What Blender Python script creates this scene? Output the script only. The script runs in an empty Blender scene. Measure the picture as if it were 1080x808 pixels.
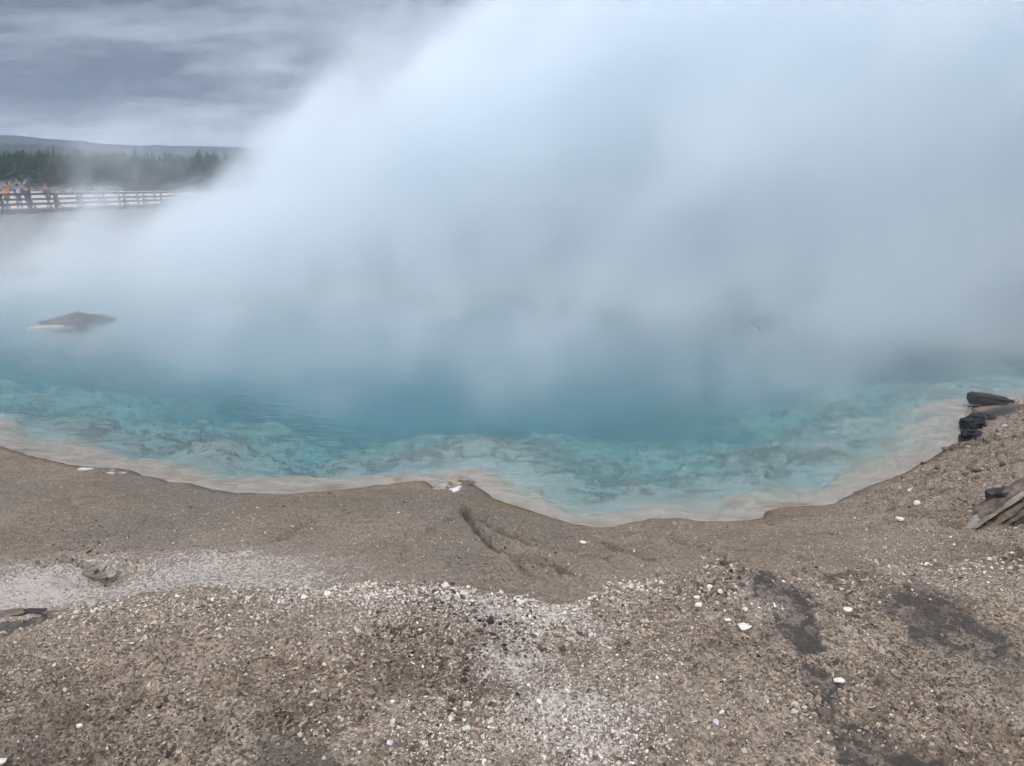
import bpy, bmesh, math, random
import numpy as np
from mathutils import Vector, Matrix, noise as mnoise

rng = np.random.default_rng(11)
random.seed(11)
S = bpy.context.scene
COL = S.collection
R = math.radians
EYE = 2.4          # eye height above the gravel
PITCH = R(14.3)
FPX = 816.0        # focal length in photo pixels
ZW = -0.80         # water level

# ------------------------------------------------------------------ helpers
def ray(px, py):
    a, b = (px - 540) / FPX, (404 - py) / FPX
    return np.array([a, math.cos(PITCH) + b * math.sin(PITCH), -math.sin(PITCH) + b * math.cos(PITCH)])

def at(px, py, z=0.0):
    d = ray(px, py)
    t = (z - EYE) / d[2]
    return np.array([d[0] * t, d[1] * t])

def at_depth(px, py, Y):
    d = ray(px, py)
    t = Y / d[1]
    return np.array([d[0] * t, Y, EYE + d[2] * t])

def tag(o, label=None, cat=None, group=None, kind=None):
    if label: o['label'] = label
    if cat: o['category'] = cat
    if group: o['group'] = group
    if kind: o['kind'] = kind
    return o

def link_mesh(name, me, mat, parent=None):
    o = bpy.data.objects.new(name, me)
    COL.objects.link(o)
    if mat: me.materials.append(mat)
    if parent: o.parent = parent
    return o

def mesh_np(name, v, f, mat, parent=None, smooth=False, attrs=None):
    """v (N,3), f (M,k) with one face size"""
    me = bpy.data.meshes.new(name)
    v = np.asarray(v, np.float32); f = np.asarray(f, np.int32)
    k = f.shape[1]
    me.vertices.add(len(v)); me.vertices.foreach_set('co', v.ravel())
    me.loops.add(f.size); me.loops.foreach_set('vertex_index', f.ravel())
    me.polygons.add(len(f))
    me.polygons.foreach_set('loop_start', np.arange(0, f.size, k, dtype=np.int32))
    me.polygons.foreach_set('use_smooth', np.full(len(f), smooth))
    for nm, arr in (attrs or {}).items():
        arr = np.asarray(arr, np.float32)
        if arr.ndim == 1:
            a = me.attributes.new(nm, 'FLOAT', 'POINT'); a.data.foreach_set('value', arr)
        else:
            a = me.attributes.new(nm, 'FLOAT_COLOR', 'POINT')
            a.data.foreach_set('color', np.concatenate([arr, np.ones((len(arr), 1), np.float32)], 1).ravel())
    me.update(calc_edges=True); me.validate()
    return link_mesh(name, me, mat, parent)

def bm_obj(name, bm, mat, parent=None, smooth=False):
    me = bpy.data.meshes.new(name)
    bm.normal_update(); bm.to_mesh(me); bm.free()
    if smooth:
        me.polygons.foreach_set('use_smooth', [True] * len(me.polygons))
    return link_mesh(name, me, mat, parent)

def empty(name, loc, rz=0):
    o = bpy.data.objects.new(name, None); COL.objects.link(o)
    o.location = loc; o.rotation_euler = (0, 0, rz); o.empty_display_size = .2
    return o

def sst(x, a, b):
    t = np.clip((x - a) / (b - a), 0, 1)
    return t * t * (3 - 2 * t)

# value noise (numpy), 2-D
def _h(ix, iy, s):
    n = (ix.astype(np.int64) * 374761393 + iy.astype(np.int64) * 668265263 + s * 1442695041) & 0xffffffff
    n = ((n ^ (n >> 13)) * 1274126177) & 0xffffffff
    n = n ^ (n >> 16)
    return (n & 0xffffff).astype(np.float64) / 0xffffff

def vnoise(x, y, s=0):
    ix, iy = np.floor(x), np.floor(y)
    fx, fy = x - ix, y - iy
    fx = fx * fx * fx * (fx * (fx * 6 - 15) + 10); fy = fy * fy * fy * (fy * (fy * 6 - 15) + 10)
    a = _h(ix, iy, s); b = _h(ix + 1, iy, s); c = _h(ix, iy + 1, s); d = _h(ix + 1, iy + 1, s)
    return (a * (1 - fx) + b * fx) * (1 - fy) + (c * (1 - fx) + d * fx) * fy

def fbm(x, y, octv=4, s=0, gain=.5):
    t, amp, tot = 0, 1.0, 0
    for k in range(octv):
        ca, sa = math.cos(.7 * k + .3), math.sin(.7 * k + .3)
        t = t + amp * vnoise(ca * x - sa * y + 17.3 * k, sa * x + ca * y - 9.1 * k, s + k)
        tot += amp; amp *= gain; x = x * 2.03; y = y * 2.03
    return t / tot

def seg_dist(x, y, P, closed=True):
    """distance to a polyline; also inside test when closed"""
    P = np.asarray(P, float)
    Q = np.roll(P, -1, 0) if closed else P[1:]
    A = P if closed else P[:-1]
    best = np.full(x.shape, 1e18); ins = np.zeros(x.shape, bool)
    for (ax, ay), (bx, by) in zip(A, Q):
        dx, dy = bx - ax, by - ay
        t = np.clip(((x - ax) * dx + (y - ay) * dy) / (dx * dx + dy * dy + 1e-12), 0, 1)
        d = (x - ax - t * dx) ** 2 + (y - ay - t * dy) ** 2
        np.minimum(best, d, out=best)
        if closed:
            c = ((ay > y) != (by > y)) & (x < (bx - ax) * (y - ay) / (by - ay + 1e-15) + ax)
            ins ^= c
    return np.sqrt(best), ins

# ------------------------------------------------------------------ the lie of the land
SHORE_PX = [(-90, 428), (-40, 452), (0, 470), (40, 483), (85, 493), (120, 494), (150, 499), (180, 508), (205, 513),
            (228, 518), (250, 521), (290, 522), (320, 520), (345, 518), (380, 514), (410, 511), (435, 507), (450, 507),
            (458, 512), (466, 517), (474, 511), (484, 503), (492, 506), (500, 511), (512, 517), (522, 526), (540, 533),
            (560, 540), (580, 547), (600, 552), (625, 556), (645, 556), (665, 552), (690, 548), (715, 548), (735, 550),
            (760, 551), (785, 549), (800, 546), (808, 539), (822, 536), (845, 535), (868, 533), (885, 527), (905, 519),
            (925, 510), (945, 501), (968, 491), (985, 481), (1000, 476), (1006, 469), (1016, 463), (1017, 452),
            (1019, 443), (1024, 436), (1026, 429), (1040, 427), (1075, 424), (1130, 418), (1200, 411)]
near_shore = [at(px, py, ZW) for px, py in SHORE_PX]
far_shore = [(18.5, 17), (22, 25), (19, 35), (8, 41), (-4, 40), (-10, 34), (-14, 29.5), (-20, 28), (-26, 24), (-25, 17)]
SHORE = np.array([tuple(p) for p in near_shore] + far_shore)

LIP_PX = [(-400, 690), (-120, 668), (0, 652), (60, 645), (150, 628), (230, 620), (300, 617), (370, 614), (440, 614),
          (500, 619), (545, 625), (590, 634), (620, 628), (645, 612), (690, 607), (730, 600), (770, 598), (810, 602),
          (850, 601), (905, 596), (950, 588), (1000, 586), (1040, 583), (1090, 574), (1200, 560), (1450, 540)]
LIP = np.array([at(px, py, -.03) for px, py in LIP_PX])

RILLS = [([(488, 512), (494, 530), (503, 550), (516, 570), (535, 588), (560, 602), (582, 612), (604, 630)], .030, .062),
         ([(563, 588), (578, 598), (586, 612), (592, 630)], .022, .03),
         ([(538, 594), (548, 608), (558, 624)], .024, .03),
         ([(752, 588), (772, 600), (800, 607)], .028, .03),
         ([(782, 572), (815, 588), (850, 600)], .028, .03),
         ([(440, 560), (400, 585), (340, 605)], .05, .018),
         ([(505, 530), (545, 560), (590, 575), (640, 600)], .035, .036), ([(478, 530), (450, 560), (430, 585), (425, 608)], .03, .02),
         ([(640, 566), (655, 585), (690, 600)], .03, .034), ([(330, 530), (300, 560), (240, 590)], .05, .03), ([(700, 560), (735, 575), (760, 592)], .03, .034),
         ([(820, 545), (880, 556), (960, 548), (1030, 560)], .05, .035),
         ([(900, 530), (960, 515), (1040, 512)], .05, .035),
         ([(950, 505), (1000, 496), (1070, 490)], .05, .035)]
RILLS = [(np.array([at(px, py, -.4) for px, py in P]), w, d) for P, w, d in RILLS]

def land(x, y, fine=True):
    """height of the ground and the signed distance to the waterline (positive on land)"""
    shp = x.shape
    wob = (fbm(x * 2.3, y * 2.3, 3, 5) - .5) * .22 + (fbm(x * 9, y * 9, 2, 6) - .5) * .05
    near = (y < 18)
    dsh, ins = seg_dist(x, y, SHORE)
    ds = np.where(ins, -dsh, dsh) + np.where(near, wob * .6, wob * 6)
    dl, _ = seg_dist(x, y, LIP, closed=False)
    # which side of the lip: compare with the lip's own y at that x
    yl = np.interp(x, LIP[:, 0], LIP[:, 1])
    beyond = y > yl
    s = np.clip(ds, 0, None) / (np.clip(ds, 0, None) + dl + 1e-6)
    slope = (ZW + .05) + (.64) * s ** .85
    top = -.04 + .04 * sst(dl, 0, .6)
    step = sst(dl, 0, .10) * .045
    h = np.where(beyond, slope - step, top)
    h = np.where(~beyond, h, np.minimum(h, -.04))
    # small scarp at the waterline
    h = np.where((ds > 0) & beyond, np.minimum(h, ZW - .02 + 1.1 * ds + .012), h)
    # the low bank rising on the right
    bump = .26 * np.exp(-(((x - 6.1) / 1.5) ** 2 + ((y - 7.6) / 1.6) ** 2)) + .35 * sst(x, 7, 11)
    h = h + np.where(ds > 0, bump * sst(ds, 0, .9), 0)
    # beyond the pool: a bank up to the flats
    ds_far = np.clip(ds, 0, None)
    farl = (y > 20) | (x < -14) & (y > 12)
    hf = (ZW + .05) + 1.15 * sst(ds_far, 0, 22) + .25 * sst(y, 60, 200)
    h = np.where(farl & (ds > 0), hf, h)
    # the pool bed: a shallow shelf and then down into the vent
    dd = np.clip(-ds, 0, None)
    dd = np.clip(dd + sst(dd, .05, .6) * (fbm(x * 1.4, y * 1.4, 4, 36) - .5) * 1.1, 0, None)
    ledge = (fbm(x * 1.1, y * 1.1, 4, 31) - .5)
    dep = .012 + .04 * sst(dd, 0, .35) + .15 * sst(dd, .3, .95) + .30 * sst(dd + ledge * 1.2, .8, 2.2) + .6 * sst(dd + ledge * 2, 2.0, 4.5) + 1.2 * sst(dd + ledge * 2, 4, 9)
    lump = (np.abs(fbm(x * 5.5, y * 7.5, 5, 41, .6) - .5) * 2) ** .8
    dep = dep - sst(dd, .7, 1.6) * .16 * (1 - lump) * (1 - .7 * sst(dd, 4, 9))
    im = at(74, 341, ZW)
    dep = dep * (1 - .97 * np.exp(-(((x - im[0]) / 1.35) ** 2 + ((y - im[1] - .5 * (x - im[0])) / 1.5) ** 2) ** .9 * (.5 + 1.0 * fbm(x * 1.7, y * 1.7, 3, 66))))
    h = np.where(ds < 0, ZW - np.clip(dep, .012, 9), h)
    # bowl of the collapsed crust
    c = at(112, 592, -.22)
    r2 = ((x - c[0]) / .30) ** 2 + ((y - c[1]) / .26) ** 2
    h = h - .15 * np.exp(-r2 ** 1.5) + .02 * np.exp(-((np.sqrt(r2) - 1.35) / .25) ** 2)
    dry = sst(ds, .0, .25)
    for P, w, d in RILLS:
        m = (np.abs(x) < 9) & (y < 13)
        if m.any():
            q, _ = seg_dist(x[m], y[m], P, closed=False)
            q = q + (fbm(x[m] * 14, y[m] * 14, 2, 77) - .5) * .05
            h[m] = h[m] - dry[m] * d * np.exp(-(q / w) ** 2) + dry[m] * d * .5 * np.exp(-((q - 2.2 * w) / w) ** 2)
    # relief
    h = h + dry * (fbm(x * .9, y * .9, 3, 3) - .5) * .13
    h = h + dry * (fbm(x * 4, y * 4, 4, 8) - .5) * .075
    if fine:
        grit = np.where(beyond, .45, 1.0) + 1.1 * sst(x, 2.8, 4.2) * (y < 14)
        rr = np.hypot(x, y)
        f1 = fbm(x * 22, y * 22, 4, 12, .62) - .5
        f2 = np.abs(fbm(x * 34, y * 34, 3, 19, .6) - .5) * 2
        h = h + dry * grit * (.030 * f1 + .012 * f2) * (1 - sst(rr, 12, 25))
        m = (np.abs(x) < 9) & (y < 9) & ~beyond
        if m.any():
            h[m] = h[m] - .016 * mats(x[m], y[m], *warp(x[m], y[m])) * (1 - .5 * np.clip(f1[m] + .5, 0, 1))
        # platy ledges on the right-hand bank
        ter = sst(x, 3.0, 4.6) * (y < 14) * dry
        lv = (h + .12 * (fbm(x * 1.6, y * 1.6, 3, 52) - .5)) / .055
        h = h + ter * .9 * .055 * (sst(lv - np.floor(lv), .25, .6) - (lv - np.floor(lv)))
    return h, ds, beyond

def gz(x, y):
    h, _, _ = land(np.array([float(x)]), np.array([float(y)]), fine=False)
    return float(h[0])

def on_ground(px, py):
    """the point of the ground seen at a photo pixel"""
    z = -.1
    for _ in range(12):
        p = at(px, py, z); z = .5 * z + .5 * gz(*p)
    p = at(px, py, z)
    return np.array([p[0], p[1], gz(*p)])

# ------------------------------------------------------------------ node helpers
class NB:
    def __init__(s, nt): s.nt = nt
    def n(s, t, **kw):
        nd = s.nt.nodes.new(t)
        for k, v in kw.items(): setattr(nd, k, v)
        return nd
    def set(s, sock, v):
        if hasattr(v, 'is_linked') or isinstance(v, bpy.types.NodeSocket): s.nt.links.new(v, sock)
        else:
            sock.default_value = v
    def m(s, op, a, b=0.0, c=0.0, clamp=False):
        nd = s.n('ShaderNodeMath', operation=op, use_clamp=clamp)
        for i, v in enumerate((a, b, c)): s.set(nd.inputs[i], v)
        return nd.outputs[0]
    def add(s, a, b): return s.m('ADD', a, b)
    def sub(s, a, b): return s.m('SUBTRACT', a, b)
    def mul(s, a, b, *more):
        r = s.m('MULTIPLY', a, b)
        for q in more: r = s.m('MULTIPLY', r, q)
        return r
    def vm(s, op, a, b=(0, 0, 0), scale=None):
        nd = s.n('ShaderNodeVectorMath', operation=op)
        s.set(nd.inputs[0], a)
        if op == 'SCALE': s.set(nd.inputs['Scale'], scale)
        else: s.set(nd.inputs[1], b)
        return nd.outputs[0]
    def sst(s, x, a, b, lo=0.0, hi=1.0, kind='SMOOTHSTEP'):
        nd = s.n('ShaderNodeMapRange', interpolation_type=kind)
        s.set(nd.inputs[0], x); s.set(nd.inputs[1], a); s.set(nd.inputs[2], b); s.set(nd.inputs[3], lo); s.set(nd.inputs[4], hi)
        return nd.outputs[0]
    def noise(s, vec, scale, detail=3, rough=.5, dist=0, col=False):
        nd = s.n('ShaderNodeTexNoise')
        s.set(nd.inputs['Vector'], vec); s.set(nd.inputs['Scale'], scale); s.set(nd.inputs['Detail'], detail)
        s.set(nd.inputs['Roughness'], rough); s.set(nd.inputs['Distortion'], dist)
        return nd.outputs['Color' if col else 0]
    def vor(s, vec, scale, feat='F1', out='Distance', rand=1):
        nd = s.n('ShaderNodeTexVoronoi', feature=feat)
        s.set(nd.inputs['Vector'], vec); s.set(nd.inputs['Scale'], scale); s.set(nd.inputs['Randomness'], rand)
        return nd.outputs[out]
    def mix(s, f, a, b, mode='MIX'):
        nd = s.n('ShaderNodeMix', data_type='RGBA', blend_type=mode)
        s.set(nd.inputs[0], f)
        for k, v in ((6, a), (7, b)):
            if isinstance(v, tuple) and len(v) == 3: v = (*v, 1)
            s.set(nd.inputs[k], v)
        return nd.outputs[2]
    def xyz(s, v):
        nd = s.n('ShaderNodeSeparateXYZ'); s.set(nd.inputs[0], v); return nd.outputs
    def comb(s, x, y, z):
        nd = s.n('ShaderNodeCombineXYZ')
        for i, v in enumerate((x, y, z)): s.set(nd.inputs[i], v)
        return nd.outputs[0]
    def attr(s, name, out='Fac'):
        nd = s.n('ShaderNodeAttribute', attribute_name=name); return nd.outputs[out]

def material(name):
    m = bpy.data.materials.new(name); m.use_nodes = True
    nt = m.node_tree; nt.nodes.clear()
    out = nt.nodes.new('ShaderNodeOutputMaterial')
    return m, NB(nt), out

def surf(name, col, rough=.9, spec=.2, bump=None, vary=None):
    """plain material: base colour broken up by noise"""
    m, b, out = material(name)
    p = b.n('ShaderNodeBsdfPrincipled')
    pos = b.n('ShaderNodeTexCoord').outputs['Object']
    sc, amt = vary or (6, .35)
    nz = b.noise(pos, sc, 5, .6)
    k = b.sst(nz, .3, .7, 1 - amt, 1 + amt, 'LINEAR')
    c = b.vm('SCALE', tuple(col), scale=k)
    b.set(p.inputs['Base Color'], c)
    p.inputs['Roughness'].default_value = rough
    p.inputs['Specular IOR Level'].default_value = spec
    if bump:
        bn = b.n('ShaderNodeBump'); bn.inputs['Strength'].default_value = bump[1]; bn.inputs['Distance'].default_value = bump[2]
        b.set(bn.inputs['Height'], b.noise(pos, bump[0], 6, .65)); b.set(p.inputs['Normal'], bn.outputs[0])
    b.set(out.inputs['Surface'], p.outputs[0])
    return m

# ------------------------------------------------------------------ camera
cam = bpy.data.cameras.new('camera'); camo = bpy.data.objects.new('camera', cam); COL.objects.link(camo)
camo.location = (0, 0, EYE); camo.rotation_euler = (math.pi / 2 - PITCH, 0, 0)
cam.sensor_width = 36; cam.lens = 36 * FPX / 1080; cam.clip_start = .05; cam.clip_end = 20000
S.camera = camo

# ------------------------------------------------------------------ sky: Nishita behind a broken overcast deck
SUN_EL, SUN_AZ = R(48), R(196)     # azimuth from +Y towards +X
w = bpy.data.worlds.new('World'); S.world = w; w.use_nodes = True
nt = w.node_tree; nt.nodes.clear(); b = NB(nt)
wo = nt.nodes.new('ShaderNodeOutputWorld')
sky = b.n('ShaderNodeTexSky', sky_type='NISHITA'); sky.sun_disc = False
sky.sun_elevation = SUN_EL; sky.sun_rotation = SUN_AZ
bg1 = b.n('ShaderNodeBackground'); b.set(bg1.inputs[0], sky.outputs[0]); bg1.inputs[1].default_value = .12
d = b.n('ShaderNodeTexCoord').outputs['Generated']
X, Y, Z = b.xyz(d)
zc = b.m('MAXIMUM', Z, 0.0)
q = b.m('DIVIDE', 1.0, b.add(zc, .17))
cx, cy = b.mul(X, q), b.mul(Y, q)
cv = b.comb(b.mul(cx, .72), b.mul(cy, 1.1), 3.1)
wv = b.vm('SCALE', b.vm('SUBTRACT', b.noise(cv, .8, 3, .5, col=True), (.5, .5, .5)), scale=.9)
cv2 = b.vm('ADD', cv, wv)
n1 = b.noise(cv2, 1.05, 8, .60)
n2 = b.noise(b.vm('ADD', cv2, (4.2, 9.1, 0)), 3.4, 7, .64)
nn = b.add(b.mul(n1, .66), b.mul(n2, .34))
tone = b.sst(nn, .415, .60)
ccol = b.mix(tone, (.130, .153, .215), (.40, .437, .525))
# pale break low over the hills
low = b.mul(b.sst(zc, .045, .10, 1, 0), b.sst(zc, 0, .03, .6, 1))
ccol = b.mix(b.mul(low, b.sst(n2, .35, .6, .45, .95)), ccol, (.50, .535, .61))
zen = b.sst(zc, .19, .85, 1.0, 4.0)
thin = b.mul(b.sst(Y, .25, -.75, 1.0, 1.6), zen)      # unseen sky behind the viewer brightened, added to light the steam front
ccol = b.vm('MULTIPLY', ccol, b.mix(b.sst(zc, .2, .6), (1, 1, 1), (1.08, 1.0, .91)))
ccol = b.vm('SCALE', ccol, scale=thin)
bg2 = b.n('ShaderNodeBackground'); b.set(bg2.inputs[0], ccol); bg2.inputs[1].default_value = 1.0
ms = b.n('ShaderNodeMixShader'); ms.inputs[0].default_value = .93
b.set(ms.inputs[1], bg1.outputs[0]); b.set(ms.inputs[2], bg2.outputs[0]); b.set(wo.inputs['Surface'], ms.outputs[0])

sl = bpy.data.lights.new('sun', 'SUN'); sl.energy = 1.5; sl.angle = R(30); sl.color = (1, .96, .9)
so = bpy.data.objects.new('sun', sl); COL.objects.link(so)
dirv = Vector((math.sin(SUN_AZ) * math.cos(SUN_EL), math.cos(SUN_AZ) * math.cos(SUN_EL), math.sin(SUN_EL)))
so.rotation_euler = dirv.to_track_quat('Z', 'Y').to_euler()

# the line of the boardwalk
A0 = at_depth(1.5, 221.8, 57.0); B0 = at_depth(151, 219.2, 73.5)
DZ = A0[2]
bdir = Vector((B0[0] - A0[0], B0[1] - A0[1], 0)); span = bdir.length / 6; ang = math.atan2(bdir.y, bdir.x)

# ------------------------------------------------------------------ ground sheet
def mats(x, y, wx, wy):
    """black mats on the gravel, 0..1"""
    dark = np.zeros_like(x)
    for poly, k, soft in [([(793, 604), (814, 606), (830, 622), (850, 631), (851, 646), (822, 643), (805, 633), (799, 618)], 1, .05),
                    ([(818, 651), (850, 655), (862, 672), (875, 690), (855, 691), (840, 681), (816, 664)], 1, .05),
                    ([(940, 624), (985, 613), (1010, 632), (1040, 656), (1062, 673), (1052, 690), (1010, 686), (985, 681), (978, 667), (958, 645)], .95, .08),
                    ([(1040, 680), (1080, 690), (1120, 730), (1080, 740), (1050, 705)], .5, .14),
                    ([(872, 760), (900, 768), (940, 782), (990, 795), (1000, 830), (930, 840), (900, 802)], 1, .05),
                    ([(846, 711), (874, 716), (876, 734), (862, 738), (850, 729)], 1, .035),
                    ([(866, 735), (876, 734), (868, 752), (858, 762)], .8, .03),
                    ([(862, 600), (880, 597), (912, 599), (910, 605), (870, 606)], .8, .04),
                    ([(-40, 645), (20, 640), (60, 642), (40, 648), (5, 657), (-50, 662)], .85, .05),
                    ([(270, 784), (335, 790), (372, 815), (330, 840), (270, 830)], .75, .07),
                    ([(-60, 700), (30, 735), (60, 790), (40, 840), (-90, 840)], .42, .2),
                    ([(215, 755), (240, 752), (236, 764), (214, 764)], .6, .04)]:
        P = np.array([at(px, py, 0) for px, py in poly])
        m = (np.abs(x) < 9) & (y < 9)
        dd, ins = seg_dist(wx[m], wy[m], P)
        sd = np.where(ins, dd, -dd)
        dark[m] = np.maximum(dark[m], k * sst(sd, -soft * 1.5, soft * .1))
    return dark

def warp(x, y):
    wx = x + (fbm(x * 5, y * 5, 3, 91) - .5) * .20 + (fbm(x * 21, y * 21, 3, 92) - .5) * .14
    wy = y + (fbm(x * 5, y * 5, 3, 93) - .5) * .20 + (fbm(x * 21, y * 21, 3, 94) - .5) * .14
    return wx, wy

def build_ground():
    th = np.concatenate([np.arange(-180, -44, 4.0), np.arange(-44, 44.01, .088), np.arange(48, 180, 4.0)])
    dep = np.concatenate([np.arange(50, 7, -.062), np.arange(7, 1.2, -.08)])
    r = EYE / np.tan(np.radians(dep))
    r = np.concatenate([[.02, .6, 1.2], r[r > 1.6], np.geomspace(r[-1] * 1.05, 9000, 46)])
    T, Rr = np.meshgrid(np.radians(th), r)
    x = (Rr * np.sin(T)).ravel(); y = (Rr * np.cos(T)).ravel()
    h = np.empty_like(x); ds = np.empty_like(x); bey = np.empty(x.shape, bool)
    for i in range(0, len(x), 60000):
        sl_ = slice(i, i + 60000)
        h[sl_], ds[sl_], bey[sl_] = land(x[sl_].copy(), y[sl_].copy())
    a, c = len(r), len(th)
    idx = np.arange(a * c).reshape(a, c)
    nx = np.roll(idx, -1, 1)
    f = np.stack([idx[:-1], nx[:-1], nx[1:], idx[1:]], -1).reshape(-1, 4)[:, ::-1]
    v = np.stack([x, y, h], 1)

    # ---- markings of the ground, each with a shape of its own
    wx = x + (fbm(x * 5, y * 5, 3, 91) - .5) * .20 + (fbm(x * 21, y * 21, 3, 92) - .5) * .14
    wy = y + (fbm(x * 5, y * 5, 3, 93) - .5) * .20 + (fbm(x * 21, y * 21, 3, 94) - .5) * .14
    white = np.zeros_like(x)
    for px, py, rx, ry, k in [(560, 665, 85, 32, .95), (500, 645, 90, 25, .7), (600, 770, 90, 60, .85), (545, 715, 70, 38, .75),
                              (760, 640, 60, 34, .45), (430, 650, 70, 26, .45), (330, 636, 110, 20, .45), (200, 582, 140, 42, .85),
                              (50, 594, 125, 46, 1.0), (30, 575, 70, 22, .75), (280, 594, 110, 32, .7), (720, 600, 60, 18, .45),
                              (960, 585, 90, 16, .35), (1050, 600, 60, 30, .35), (640, 690, 50, 40, .4), (330, 660, 60, 24, .3),
                              (290, 575, 70, 22, .55), (180, 565, 60, 18, .4), (700, 585, 60, 16, .4), (400, 600, 60, 12, .4), (860, 580, 70, 14, .35), (980, 620, 50, 16, .35), (900, 650, 60, 26, .3), (80, 690, 60, 20, .2), (640, 600, 60, 14, .25), (470, 750, 60, 50, .3)]:
        c0 = at(px, py, -.1); c1 = at(px + rx, py, -.1); c2 = at(px, py - ry, -.1); c3 = at(px, py + ry, -.1)
        sx = c1[0] - c0[0]; sy = (c2[1] - c3[1]) / 2
        e = ((wx - c0[0]) / sx) ** 2 + ((wy - c0[1]) / sy) ** 2
        white = np.maximum(white, k * np.exp(-e * .9))
    dark = mats(x, y, wx, wy)
    # crumbs of gravel lying on the mats
    spots = sst(fbm(x * 9, y * 9, 4, 101, .6), .50, .60)
    dark = dark * (1 - .5 * spots)
    # wet dark rock under the ledge on the right
    P = np.array([at(px, py, ZW + .1) for px, py in [(1014, 440), (1024, 430), (1075, 428), (1072, 436), (1050, 440), (1036, 452), (1030, 464), (1014, 462)]])
    m = (x > 4) & (y < 14)
    dd, ins = seg_dist(wx[m], wy[m], P); sd = np.where(ins, dd, -dd)
    wet = np.zeros_like(x); wet[m] = sst(sd, -.1, .1)
    # damp edge, olive growth on the waterline right of the point, orange tufa
    yn = (y < 16)
    olive = np.zeros_like(x); orange = np.zeros_like(x)
    for px, py, rad, arr, k in [(540, 537, .28, olive, .9), (525, 529, .2, olive, .8), (570, 546, .25, olive, .6), (340, 540, .7, olive, .25),
                                (815, 541, .14, orange, .35), (934, 507, .14, orange, .4), (790, 549, .1, orange, .5), (440, 520, .5, orange, .12)]:
        c0 = at(px, py, ZW + .04)
        np.maximum(arr, k * np.exp(-((wx - c0[0]) ** 2 + (wy - c0[1]) ** 2) / rad ** 2), out=arr)
    salt = np.zeros_like(x)
    for px, py, rx, ry in [(462, 513, 6, 1.8), (480, 520.5, 6, 2.2), (122, 496.8, 16, .32), (92, 493.9, 12, .28)]:
        c0 = at(px, py, ZW + .03); sx = abs(at(px + rx, py, ZW)[0] - c0[0]); sy = abs(at(px, py - ry, ZW)[1] - c0[1])
        ww = ((x - c0[0] + (vnoise(x * 20, y * 20, 4) - .5) * .06) / sx) ** 2 + ((y - c0[1] + (vnoise(x * 20, y * 20, 7) - .5) * .03) / sy) ** 2
        np.maximum(salt, sst(ww, 1.5, .6) * (1 if rx < 7 else .75 * sst(vnoise(x * 16, y * 16, 9), .35, .6)), out=salt)
    rill = np.zeros_like(x)
    m = (np.abs(x) < 9) & (y < 13)
    for P_, w_, d_ in RILLS:
        q_, _ = seg_dist(x[m], y[m], P_, closed=False)
        q_ = q_ + (fbm(x[m] * 14, y[m] * 14, 2, 77) - .5) * .05
        rill[m] = np.maximum(rill[m], np.exp(-(q_ / w_) ** 2) * np.minimum(1, d_ / .04) ** 2 * sst(fbm(x[m] * 3, y[m] * 3, 2, 78), .2, .5))
    compact = np.where(bey & (y < 20), 1.0, 0.0) * (1 - .8 * sst(x, 2.6, 4.2))
    grey = sst(fbm(x * .8 + 3, y * .8, 3, 61), .42, .6) * compact * sst(-x, -1.2, .2)
    lx, ly = A0[0], A0[1]; sdl = (x - lx) * bdir.y - (y - ly) * bdir.x; sdl = sdl / bdir.length
    far = np.where(y < 110, sst(sdl, -3.5, -6.5) * sst(y, 50, 56), 1.0)
    far = np.maximum(far, sst(y, 82, 110))
    bank = sst(y, 17, 24)
    return mesh_np('ground', v, f, MAT_GROUND, smooth=True, attrs=dict(
        white=white, dark=dark, wet=wet, olive=olive, orange=orange, salt=salt, rill=rill.clip(0, 1), compact=compact, grey=grey, far=far, bank=bank, shore=ds))

m, b, out = material('ground'); MAT_GROUND = m
pos = b.n('ShaderNodeNewGeometry').outputs['Position']
A = {k: b.attr(k) for k in ('white', 'dark', 'wet', 'olive', 'orange', 'salt', 'rill', 'compact', 'grey', 'far', 'bank', 'shore')}
big = b.noise(pos, 1.3, 4, .6); mid = b.noise(pos, 7, 5, .65); fin = b.noise(pos, 55, 4, .7)
cellc = b.xyz(b.vor(pos, 62, out='Color'))[0]
cell2 = b.xyz(b.vor(pos, 150, out='Color'))[1]
big2 = b.noise(b.vm('ADD', pos, (31, 7, 0)), .55, 4, .62)
c = b.mix(b.sst(big, .34, .66), (.105, .078, .054), (.205, .170, .132))
c = b.mix(b.sst(big2, .40, .62, 0, .6), c, (.175, .140, .112))
c = b.mix(b.mul(b.sst(mid, .46, .64), .75), c, (.235, .188, .145))
c = b.mix(b.mul(b.sst(mid, .45, .3), .55), c, (.085, .066, .050))
c = b.mix(b.mul(A['compact'], .6), c, (.168, .136, .104))
c = b.mix(b.mul(A['grey'], .55), c, (.125, .115, .096))
# grain
g = b.add(b.sst(cellc, 0, 1, -.48, .60, 'LINEAR'), b.add(b.sst(cell2, 0, 1, -.34, .42, 'LINEAR'), b.sst(fin, .3, .7, -.3, .3, 'LINEAR')))
gk = b.add(1.0, b.mul(g, b.sst(A['compact'], 0, 1, 1.0, .5, 'LINEAR')))
c = b.vm('SCALE', c, scale=b.mul(gk, 1.08))
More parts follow.
